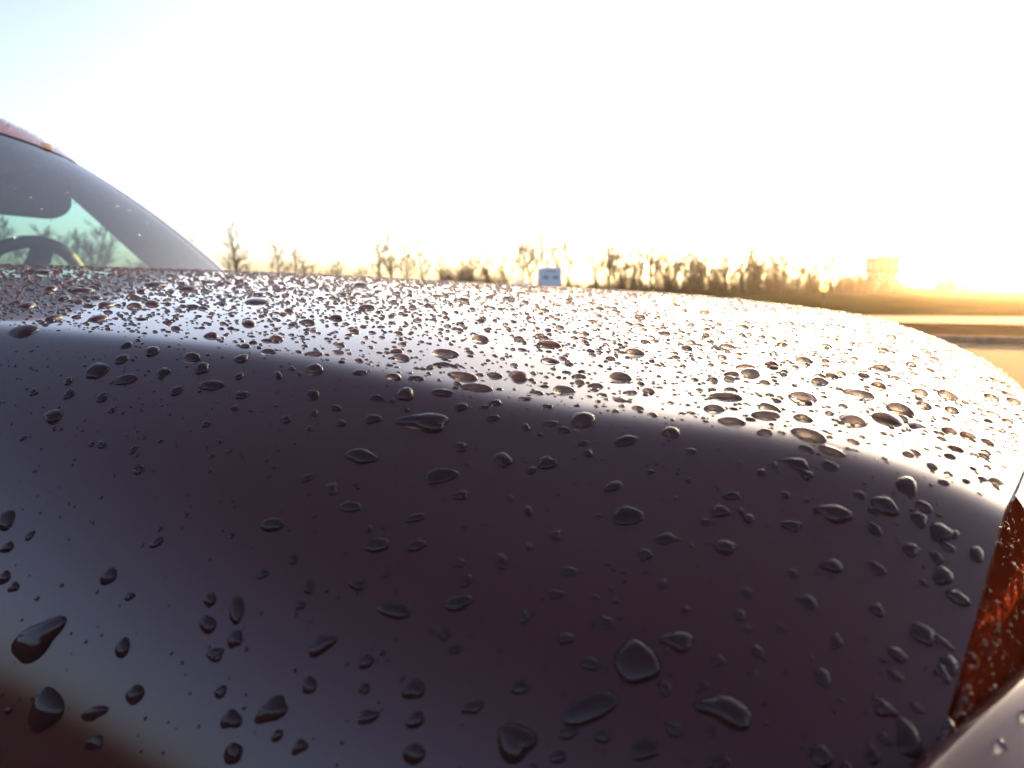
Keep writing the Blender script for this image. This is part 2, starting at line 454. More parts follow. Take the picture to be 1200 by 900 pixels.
# steering wheel
WC = Vector((-1.775, 1.41, -.058)); tilt = math.radians(24)
def wheel_pt(r, a_, h=0):
    q = Vector((h, r*math.sin(a_), r*math.cos(a_)))   # a=0 is up
    q.rotate(Matrix.Rotation(tilt, 3, 'Y')); return WC+q
SW = empty('steering_wheel'); SW.parent = CAR; SW.location = (WC.x-OFF.x, WC.y-OFF.y, WC.z+CZ)
def swpart(nm, mb, m):
    return mesh_obj(nm, [Vector(v)-WC for v in mb.v], mb.f, m, SW, True)
mb = MB(); n, k_ = 56, 10; V = []; F = []
for i in range(n):
    a_ = 2*math.pi*i/n
    for j in range(k_):
        b_ = 2*math.pi*j/k_; V.append(wheel_pt(.182+.0155*math.cos(b_), a_, .0145*math.sin(b_)))
F = [(i*k_+j, ((i+1) % n)*k_+j, ((i+1) % n)*k_+(j+1) % k_, i*k_+(j+1) % k_) for i in range(n) for j in range(k_)]
mb.add(V, F); swpart('rim', mb, LEATHER)
for a0 in (math.radians(8), math.radians(128), math.radians(248)):
    mb = MB(); mb.tube([wheel_pt(r, a0, .012*(1-r/.18)) for r in (.05, .09, .13, .178)], [.05, .036, .026, .024], 10); swpart('spoke', mb, LEATHER)
mb = MB(); V = []; 
hub = [(.0, .045), (.05, .043), (.078, .03), (.085, .0), (.07, -.02), (0, -.025)]
V = [wheel_pt(r, 2*math.pi*i/24, h) for i in range(24) for r, h in hub]; m_ = len(hub)
F = [(i*m_+j, i*m_+j+1, ((i+1) % 24)*m_+j+1, ((i+1) % 24)*m_+j) for i in range(24) for j in range(m_-1)]
mb.add(V, F); swpart('hub', mb, LEATHER)
# sun visors: rounded padded plates
def visor(y0, y1, z0, z1, x, name='sun_visor'):
    pts = []; r = .05
    for cx_, cz_, a0 in ((y1-r, z1-.02, 0), (y0+r, z1-.02, 90), (y0+r, z0+r, 180), (y1-r*1.5, z0+r, 270)):
        for k in range(9):
            a_ = math.radians(a0+90*k/8); rr = r if cz_ < z1-.03 else .02
            pts.append((cx_+rr*(1.5 if a0 == 270 else 1)*math.cos(a_), cz_+rr*math.sin(a_)))
    cyy, czz = (y0+y1)/2, (z0+z1)/2; V = []; F = []; n = len(pts)
    rings = [(1, .0), (1, 0.0), (.985, .008), (.95, .011), (.5, .012)]
    for sgn in (-1, 1):
        b0 = len(V)
        for sc, h in rings[1:]:
            for (py_, pz_) in pts:
                V.append((x+sgn*h-(z1-(czz+(pz_-czz)*sc))*-.10, cyy+(py_-cyy)*sc, czz+(pz_-czz)*sc-.012*((py_-cyy)/(y1-y0))**2*0))
        for i in range(len(rings)-2):
            for k in range(n):
                q = (b0+i*n+k, b0+i*n+(k+1) % n, b0+(i+1)*n+(k+1) % n, b0+(i+1)*n+k)
                F.append(q if sgn > 0 else tuple(reversed(q)))
        q = tuple(b0+3*n+k for k in range(n)); F.append(q if sgn > 0 else tuple(reversed(q)))
    return cpart(name, V, F, VISORM)
visor(1.11, 1.485, .160, .335, -1.68)
visor(.50, .87, .175, .335, -1.69)
mb = MB(); mb.tube([(-1.585, YC, .335), (-1.60, YC, .29)], .008, 8); mb.box(-1.625, -1.598, YC-.11, YC+.11, .235, .295)
bevel(cmb('interior_mirror', mb, BLACKP), .012)
for y in (.60, 1.36):
    st = empty('seat'); st.parent = CAR; st.location = (-2.3-OFF.x, y-OFF.y, CZ-.45)
    def sp(nm, box):
        mb = MB(); mb.box(*box); return bevel(mesh_obj(nm, mb.v, mb.f, SEATM, st, True), .05, 4)
    sp('cushion', (-.25, .27, -.25, .25, -.12, .02))
    o = sp('backrest', (-.07, .07, -.24, .24, 0, .52)); o.location = (-.30, 0, .0); o.rotation_euler = (0, math.radians(-18), 0)
    o = sp('headrest', (-.05, .05, -.12, .12, 0, .16)); o.location = (-.47, 0, .50)
mb = MB(); mb.box(-3.25, -2.95, .36, 1.6, -.6, -.35); mb.box(-3.4, -3.22, .36, 1.6, -.4, .05); bevel(cmb('rear_seat', mb, SEATM), .04, 3)

# ============================== ground ==============================
def bgp(px, d):                                # a bearing across the view -> plan position at distance d
    k = (px-600)/942.
    return Vector((d*(-math.sin(YAW)+k*math.cos(YAW)), d*(math.cos(YAW)+k*math.sin(YAW)), 0))
def ground_mat():
    m = mat('winter_grass', (.028, .026, .009), rough=1., base2=(.055, .046, .016), scale=.35, bump=.0, spec=.0)
    t = m.node_tree; p = t.nodes['Principled BSDF']
    tc = t.nodes.new('ShaderNodeTexCoord'); nz = t.nodes.new('ShaderNodeTexNoise'); nz.inputs['Scale'].default_value = 9; nz.inputs['Detail'].default_value = 8
    t.links.new(tc.outputs['Object'], nz.inputs['Vector'])
    b = t.nodes.new('ShaderNodeBump'); b.inputs['Strength'].default_value = 1; b.inputs['Distance'].default_value = .12
    t.links.new(nz.outputs['Fac'], b.inputs['Height']); t.links.new(b.outputs[0], p.inputs['Normal']); return m
R_ = 2500
V, F = grid([[(x, y, 0) for y in np.linspace(-R_, R_, 21)] for x in np.linspace(-R_, R_, 21)])
tag(mesh_obj('ground', V, F, ground_mat()), kind='structure')
ASPH = mat('asphalt', (.018, .017, .017), rough=.95, base2=(.03, .028, .027), scale=25, bump=.6, spec=.08)
# car park under the car, then a verge, then a road
def strip(name, y0, y1, z, m, x0=-120, x1=120, n=30):
    V, F = grid([[(x, y0, z), (x, y1, z)] for x in np.linspace(x0, x1, n)])
    o = mesh_obj(name, V, F, m); return tag(o, kind='structure')
strip('car_park', -14, 17, .004, ASPH)
strip('dirt_verge', 17.6, 24.5, .004, mat('bare_earth', (.10, .062, .038), rough=1., base2=(.13, .08, .045), scale=1.2, bump=.6, spec=0.))
strip('road', 26, 33, .004, mat('worn_road', (.12, .11, .10), rough=.95, base2=(.16, .15, .135), scale=6, bump=.6, spec=.08), -300, 300)
mb = MB(); mb.box(-120, 120, 17.05, 17.2, 0, .12); tag(bevel(mb.build('kerb', mat('kerb_stone', (.13, .12, .11), rough=.95, base2=(.18, .165, .15), scale=14, spec=.1)), .02), kind='structure')
# road centre line
LINE = mat('road_paint', (.75, .74, .70), rough=.7)
for k in range(-8, 9):
    V, F = grid([[(k*6.0, 29.42, .008), (k*6.0, 29.56, .008)], [(k*6.0+3, 29.42, .008), (k*6.0+3, 29.56, .008)]])
    tag(mesh_obj('road_marking', V, F, LINE), kind='structure')

# ============================== bare trees ==============================
def grow(seed, H, slim, dens):
    rnd = random.Random(seed); tr = MB(); cr = MB()
    def limb(mb, p, d, L, r, depth, nseg):
        pts = [p.copy()]; rad = [r]; cur = p.copy(); dd = d.copy()
        for i in range(nseg):
            dd = (dd+Vector((rnd.gauss(0, .10), rnd.gauss(0, .10), rnd.gauss(.03, .06)))).normalized()
            cur = cur+dd*(L/nseg); pts.append(cur.copy()); rad.append(r*(1-.82*(i+1)/nseg))
        mb.tube(pts, rad, 5 if depth < 2 else 3, False)
        return pts, rad
    def branch(p, d, L, r, depth):
        pts, rad = limb(cr, p, d, L, r, depth, 4 if depth < 3 else 2)
        if depth >= 4 or L < .35: return
        n = rnd.randint(4, 6) if depth < 3 else rnd.randint(2, 4)
        for i in range(n):
            f = rnd.uniform(.25, 1.0); k = f*(len(pts)-1); a = int(min(k, len(pts)-2)); q = pts[a].lerp(pts[a+1], k-a)
            ax = Vector((rnd.gauss(0, 1), rnd.gauss(0, 1), rnd.gauss(0, 1))).normalized()
            base = (pts[a+1]-pts[a]).normalized()
            nd = (base+ax*rnd.uniform(.45, .8)+Vector((0, 0, .25))).normalized()
            branch(q, nd, L*rnd.uniform(.42, .66), max(r*.55*(1-.4*f), .024), depth+1)
    r0 = H*.020
    pts, rad = limb(tr, Vector((0, 0, -.2)), Vector((rnd.gauss(0, .03), rnd.gauss(0, .03), 1)), H*.93, r0, 0, 9)
    nb = int(dens*rnd.uniform(.9, 1.1))
    for i in range(nb):
        f = .22+.76*(i/nb)**.9; k = f*(len(pts)-1); a = int(min(k, len(pts)-2)); q = pts[a].lerp(pts[a+1], k-a)
        th = i*2.4+rnd.uniform(-.5, .5); up = rnd.uniform(.7, 1.4)
        d = Vector((math.cos(th), math.sin(th), up)).normalized()
        L = H*slim*(1.15-f)*rnd.uniform(.7, 1.25)+.5
        branch(q, d, L, r0*(1-.8*f)*.55+.012, 1)
    return tr, cr
PROTO = []
for k, (H, slim, dens) in enumerate([(13, .20, 20), (11, .30, 17), (9, .36, 16), (12, .16, 18), (8, .30, 15), (10, .42, 15)]):
    tr, cr = grow(100+k, H, slim, dens)
    a = bpy.data.meshes.new('trunk'); a.from_pydata(tr.v, [], tr.f); a.materials.append(BARK); a.shade_smooth()
    b = bpy.data.meshes.new('crown'); b.from_pydata(cr.v, [], cr.f); b.materials.append(TWIG)
    PROTO.append((a, b, H))
def tree(px, d, kind, h, rz, label, group='bare trees along the field edge'):
    h *= 1.0 if px < 430 else 1.18 if px < 690 else 1.38
    p = bgp(px, d); o = empty('bare_tree', p, rz); sc = h/PROTO[kind][2]; o.scale = (sc, sc, sc)
    for me, nm in ((PROTO[kind][0], 'trunk'), (PROTO[kind][1], 'crown')):
        c = bpy.data.objects.new(nm, me); COL.objects.link(c); c.parent = o
    return tag(o, label, 'tree', group)
ORD = ['first', 'second', 'third', 'fourth', 'fifth', 'sixth', 'seventh', 'eighth', 'ninth', 'tenth', 'eleventh', 'twelfth']
# bearing, distance, kind, height
T_WINDOW = [(-60, 70, 1, 8.0), (-10, 62, 2, 6.6), (34, 66, 1, 6.8), (80, 58, 5, 5.2), (110, 60, 2, 6.4), (118, 74, 4, 5.0), (163, 80, 4, 4.6)]
T_LEFT = [(233, 150, 3, 12), (279, 138, 0, 13.2), (292, 150, 4, 7), (328, 175, 3, 13), (352, 170, 3, 11), (368, 140, 4, 6.5), (391, 150, 2, 6.5), (424, 150, 4, 5.5)]
T_MID = [(444, 150, 3, 9.8), (458, 142, 0, 10.5), (476, 146, 0, 9.0), (494, 150, 3, 10.6), (519, 155, 3, 8.2), (552, 150, 3, 7.2), (575, 150, 4, 7.0), (592, 150, 3, 7.6), (612, 140, 2, 8.0), (622, 146, 1, 8.8), (634, 138, 5, 9.6), (649, 150, 1, 9.0), (664, 146, 3, 11.4)]
T_RIGHT = [(697, 146, 1, 9.0), (712, 150, 0, 10), (729, 140, 4, 6.6), (742, 150, 3, 8.5), (762, 144, 0, 11.0), (784, 150, 4, 7.2), (803, 146, 2, 6.4), (822, 150, 4, 6.0), (848, 150, 3, 6.6), (870, 142, 3, 10.6), (880, 150, 0, 7.6), (893, 146, 4, 6.6), (905, 150, 2, 6.4), (930, 150, 4, 6.4), (962, 146, 3, 8.4), (972, 144, 0, 9.6)]
T_BACK = [(px+4*math.sin(i*2.1), 158+6*(i % 3), (3, 0, 4, 3, 2)[i % 5], 5.2+3.2*((i*37) % 11)/11) for i, px in enumerate(range(700, 985, 11))]
rnd = random.Random(5)
for k, (px, d, kd, h) in enumerate(T_BACK):
    nth = (ORD+['thirteenth'])[k if k < 13 else len(T_BACK)-1-k]
    tree(px, d, kd, h, rnd.uniform(0, 6.28), f'slim bare tree deep in the brown thicket, {nth} '+('rightwards from the van' if k < 13 else 'leftwards from the block building'), 'slim trees in the thicket')
for k, (px, d, kd, h) in enumerate(T_WINDOW):
    tree(px, d, kd, h, rnd.uniform(0, 6.28), f'bare tree seen through the tinted driver window, {ORD[k]} from the left', 'trees seen through the windscreen')
for k, (px, d, kd, h) in enumerate(T_LEFT):
    tree(px, d, kd, h, rnd.uniform(0, 6.28), f'washed out bare tree right of the windscreen pillar, {ORD[k]} from the pillar')
n = len(T_MID)
for k, (px, d, kd, h) in enumerate(T_MID):
    tree(px, d, kd, h, rnd.uniform(0, 6.28), f'bare tree left of or behind the white van, {ORD[n-1-k] if n-1-k < 12 else "thirteenth"} leftwards from the van roof')
for k, (px, d, kd, h) in enumerate(T_RIGHT):
    lab = f'bare tree right of the white van, {ORD[k]} from the van' if k < 8 else f'bare tree left of the block building, {ORD[15-k]} from the building'
    tree(px, d, kd, h, rnd.uniform(0, 6.28), lab)

# undergrowth along the tree line: nobody could count the stems
def scrub_height(px):
    K = [(-80, 1.5), (420, 2.0), (500, 2.6), (514, 4.6), (545, 6.0), (582, 5.0), (596, 2.4), (690, 2.6), (715, 3.4), (760, 3.6), (790, 4.8), (815, 5.4), (840, 4.4), (900, 5.2), (960, 4.6), (1000, 4.2), (1060, 3.2), (1100, 2.6), (1180, 2.2)]
    return 1.25*float(np.interp(px, [a for a, b in K], [b for a, b in K]))
LUMP = [random.Random(k).uniform(.45, 1.05) for k in range(997)]
def scrub(pa, pb, N, dist, seed, name, label):
    rr = random.Random(seed); V = []; F = []
    for i in range(N):
        px = rr.uniform(pa, pb); d = dist*rr.uniform(.93, 1.10); p = bgp(px, d)
        h = scrub_height(px)*rr.uniform(.35, 1.0)*LUMP[int(px/7) % 997]
        lean = Vector((rr.gauss(0, .18), rr.gauss(0, .18), 1)).normalized()
        def stick(q, dr, L, w_):
            s = dr.cross(Vector((rr.gauss(0, 1), rr.gauss(0, 1), .2))).normalized()*w_; s2 = dr.cross(s).normalized()*w_
            n0 = len(V); V.extend([q+s, q-s*.5+s2*.87, q-s*.5-s2*.87, q+dr*L]); F.extend([(n0, n0+1, n0+3), (n0+1, n0+2, n0+3), (n0+2, n0, n0+3)])
        stick(p, lean, h, .05)
        for k in range(int(4+h*1.8)):
            f = rr.uniform(.15, .95); q = p+lean*h*f
            dr = Vector((rr.gauss(0, 1), rr.gauss(0, 1), rr.uniform(.3, 1.3))).normalized()
            L = h*rr.uniform(.12, .34); stick(q, dr, L, .024)
            for m_ in range(2):
                stick(q+dr*L*rr.uniform(.3, .8), (dr+Vector((rr.gauss(0, .6), rr.gauss(0, .6), .3))).normalized(), L*.6, .018)
    o = mesh_obj(name, V, F, SCRUB); tag(o, label, 'undergrowth', kind='stuff')
scrub(-60, 505, 500, 150, 1, 'undergrowth', 'pale sparse scrub at the foot of the washed out trees')
scrub(505, 700, 1100, 150, 2, 'undergrowth', 'brown bare scrub around the trees near the white van')
scrub(690, 1015, 2100, 150, 3, 'undergrowth', 'dense brown bare scrub between the white van and the block building')
scrub(990, 1240, 1200, 185, 4, 'undergrowth', 'low hazy scrub on the horizon around the block building')

# ============================== far things ==============================
WHITE = mat('white_van_paint', (.90, .83, .80), rough=.4, coat=.3, base2=(.86, .79, .76), scale=2)
DARKG = mat('dark_window', (.12, .13, .14), rough=.15)
REARG = mat('van_rear_glass', (.34, .34, .37), rough=.3)
REDL = mat('tail_lamp_red', (.35, .02, .02), rough=.3)
def van():
    p = bgp(645, 72); o = empty('white_van', p, YAW-math.atan((645-600)/942)+.06)
    W, H, L = 2.05, 2.85, 5.2
    def prt(nm, mb, m, par=None, bv=0):
        q = mb.build(nm, m, par or o)
        if bv: bevel(q, bv, 3)
        return q
    mb = MB(); mb.box(-W/2, W/2, 0, L*.78, .38, H); prt('body', mb, WHITE, None, .16)
    mb = MB(); mb.box(-W/2+.02, W/2-.02, L*.70, L, .38, 1.25); mb.box(-W/2+.05, W/2-.05, L*.70, L*.86, 1.2, 2.1); prt('cab', mb, WHITE, None, .14)
    for s in (-1, 1):
        mb = MB(); mb.box(s*.45-.38, s*.45+.38, -.012, .02, .55, 2.5); dr = prt('rear_door', mb, WHITE, None, .01)
        mb = MB(); mb.box(s*.45-.25, s*.45+.25, -.024, -.008, 1.84, 2.10); prt('window', mb, REARG, dr, .01)
        mb = MB(); mb.box(s*.95-.05, s*.95+.05, -.03, .0, .95, 1.4); prt('tail_lamp', mb, REDL, None, .01)
        for y in (.85, 3.75):
            mb = MB(); mb.lathe([(.16, -.1), (.33, -.1), (.34, -.06), (.34, .06), (.33, .1), (.16, .1)], 'y', (0, 0, 0), 20)
            q = mb.build('wheel', RUBBER, o, True); q.location = (s*.84, y, .34); q.rotation_euler = (0, 0, math.pi/2)
    mb = MB(); mb.box(-W/2, W/2, -.1, .05, .36, .52); prt('bumper', mb, BLACKP, None, .03)
    mb = MB(); mb.box(-.42, .42, -.020, .0, 2.53, 2.60); prt('brake_lamp', mb, REDL, None, .005)
    return tag(o, 'white box-bodied van seen from behind in front of the trees', 'van')
van()
def small_car():
    p = bgp(609, 70); o = empty('white_car', p, YAW+1.35)
    prof = [(-2.1, .35), (-2.12, .75), (-1.95, .92), (-1.2, .98), (-.55, 1.43), (.55, 1.47), (1.25, 1.02), (2.05, .9), (2.12, .4)]
    V = []; n = len(prof)
    for y, k in ((-.84, 1), (-.80, 1), (.80, 1), (.84, 1)):
        for x, z in prof: V.append((x, y*(.80 if z > 1.1 else 1), z))
    F = [(a*n+i, a*n+i+1, (a+1)*n+i+1, (a+1)*n+i) for a in range(3) for i in range(n-1)]+[tuple(range(n)), tuple(reversed(range(3*n, 4*n)))]
    mesh_obj('body', V, F, WHITE, o)
    for s in (-1, 1):
        mb = MB(); mb.add([(-1.05, s*.83, 1.0), (-.52, s*.685, 1.38), (.5, s*.685, 1.41), (1.08, s*.83, 1.03)], [(0, 1, 2, 3)]); mb.build('side_window', DARKG, o)
        for x in (-1.3, 1.3):
            mb = MB(); mb.lathe([(.14, -.1), (.31, -.1), (.32, 0), (.31, .1), (.14, .1)], 'y', (0, 0, 0), 18); q = mb.build('wheel', RUBBER, o, True); q.location = (x, s*.78, .32)
    tag(o, 'white saloon car whose roof just shows left of the van', 'car')
small_car()
CONC = mat('pale_render', (.26, .22, .18), rough=.85, base2=(.31, .26, .21), scale=.8)
BRICK = mat('brown_cladding', (.10, .055, .03), rough=.85, base2=(.13, .075, .045), scale=.8)
def block():
    d = 205; p = bgp(1031, d); o = empty('block_building', p, YAW-.42-.16)
    W, D, H = 7.6, 7.2, 8.9
    def prt(nm, b, m, par=None):
        mb = MB(); mb.box(*b); return mb.build(nm, m, par or o)
    lo = prt('lower_storey', (-W/2+.35, W/2-.35, -D/2+.35, D/2-.35, 0, 5.0), CONC)
    up = prt('upper_storey', (-W/2, W/2, -D/2, D/2, 5.0, H-.3), BRICK)
    prt('roof_slab', (-W/2-.12, W/2+.12, -D/2-.12, D/2+.12, H-.3, H), CONC)
    for (z0, z1, par, off) in ((1.2, 2.4, lo, -.35), (3.3, 4.4, lo, -.35), (6.0, 7.4, up, 0)):
        for k in range(4):
            x = -W/2+1.15+k*1.75
            wn = prt('window', (x-.5, x+.5, -D/2-off-.03, -D/2-off+.05, z0, z1), WHITE, par); prt('pane', (x-.43, x+.43, -D/2-off-.05, -D/2-off-.025, z0+.07, z1-.07), DARKG, wn)
            y = -D/2+1.1+k*1.65
            wn = prt('window', (W/2+off-.05, W/2+off+.03, y-.45, y+.45, z0, z1), WHITE, par); prt('pane', (W/2+off+.025, W/2+off+.05, y-.38, y+.38, z0+.07, z1-.07), DARKG, wn)
    prt('plant_room', (-1.2, 1.5, -1, 1.4, H, H+.5), CONC)
    tag(o, 'flat-roofed block building with wider upper storey on the horizon', 'building')
block()
def shed():
    d = 260; p = bgp(1111, d); o = empty('low_shed', p, YAW-.5)
    W, D, H = 9.0, 7.0, 3.6
    mb = MB(); mb.box(-W/2, W/2, -D/2, D/2, 0, H-.6); mb.build('wall', CONC, o)
    mb = MB(); mb.add([(-W/2-.3, -D/2-.3, H-.6), (W/2+.3, -D/2-.3, H-.6), (W/2+.3, D/2+.3, H-.6), (-W/2-.3, D/2+.3, H-.6), (-W/2+.8, 0, H+.5), (W/2-.8, 0, H+.5)], [(0, 1, 5, 4), (2, 3, 4, 5), (1, 2, 5), (3, 0, 4), (3, 2, 1, 0)]); mb.build('roof', BRICK, o)
    mb = MB(); mb.box(-1.2, 1.2, -D/2-.04, -D/2+.02, 0, 2.3); mb.build('door', BRICK, o)
    tag(o, 'low hipped-roof shed right of the block building near the sun', 'shed')
shed()
def lamp():
    p = bgp(963, 46); o = empty('globe_lamp', p)
    mb = MB(); mb.tube([(0, 0, 0), (0, 0, .12)], [.09, .07], 12); mb.tube([(0, 0, .12), (0, 0, .78)], [.045, .035], 12); mb.tube([(0, 0, .78), (0, 0, .84)], [.08, .09], 12)
    mb.build('post', BLACKP, o, True)
    m = bpy.data.materials.new('lamp_glow'); m.use_nodes = True; q = m.node_tree.nodes['Principled BSDF']
    q.inputs['Base Color'].default_value = (.9, .6, .3, 1); q.inputs['Emission Color'].default_value = (1, .40, .08, 1); q.inputs['Emission Strength'].default_value = .7
    mb = MB(); mb.lathe([(.0, -.2)]+[(.2*math.sin(a), -.2*math.cos(a)) for a in np.linspace(.2, math.pi-.05, 14)]+[(0, .2)], 'z', (0, 0, 1.02), 24, False)
    mb.build('globe', m, o, True)
    tag(o, 'small round lamp glowing orange at the field edge', 'lamp')
lamp()

# ============================== air ==============================
HAZE = bpy.data.materials.new('haze_air'); HAZE.use_nodes = True; t = HAZE.node_tree; t.nodes.clear()
o_ = t.nodes.new('ShaderNodeOutputMaterial'); pv = t.nodes.new('ShaderNodeVolumePrincipled')
pv.inputs['Color'].default_value = (.95, .93, .90, 1); pv.inputs['Density'].default_value = .00014; pv.inputs['Anisotropy'].default_value = .90
t.links.new(pv.outputs[0], o_.inputs['Volume'])
mb = MB(); mb.box(-420, 420, -60, 420, -1.0, 19.0)
tag(mb.build('haze', HAZE), kind='stuff')

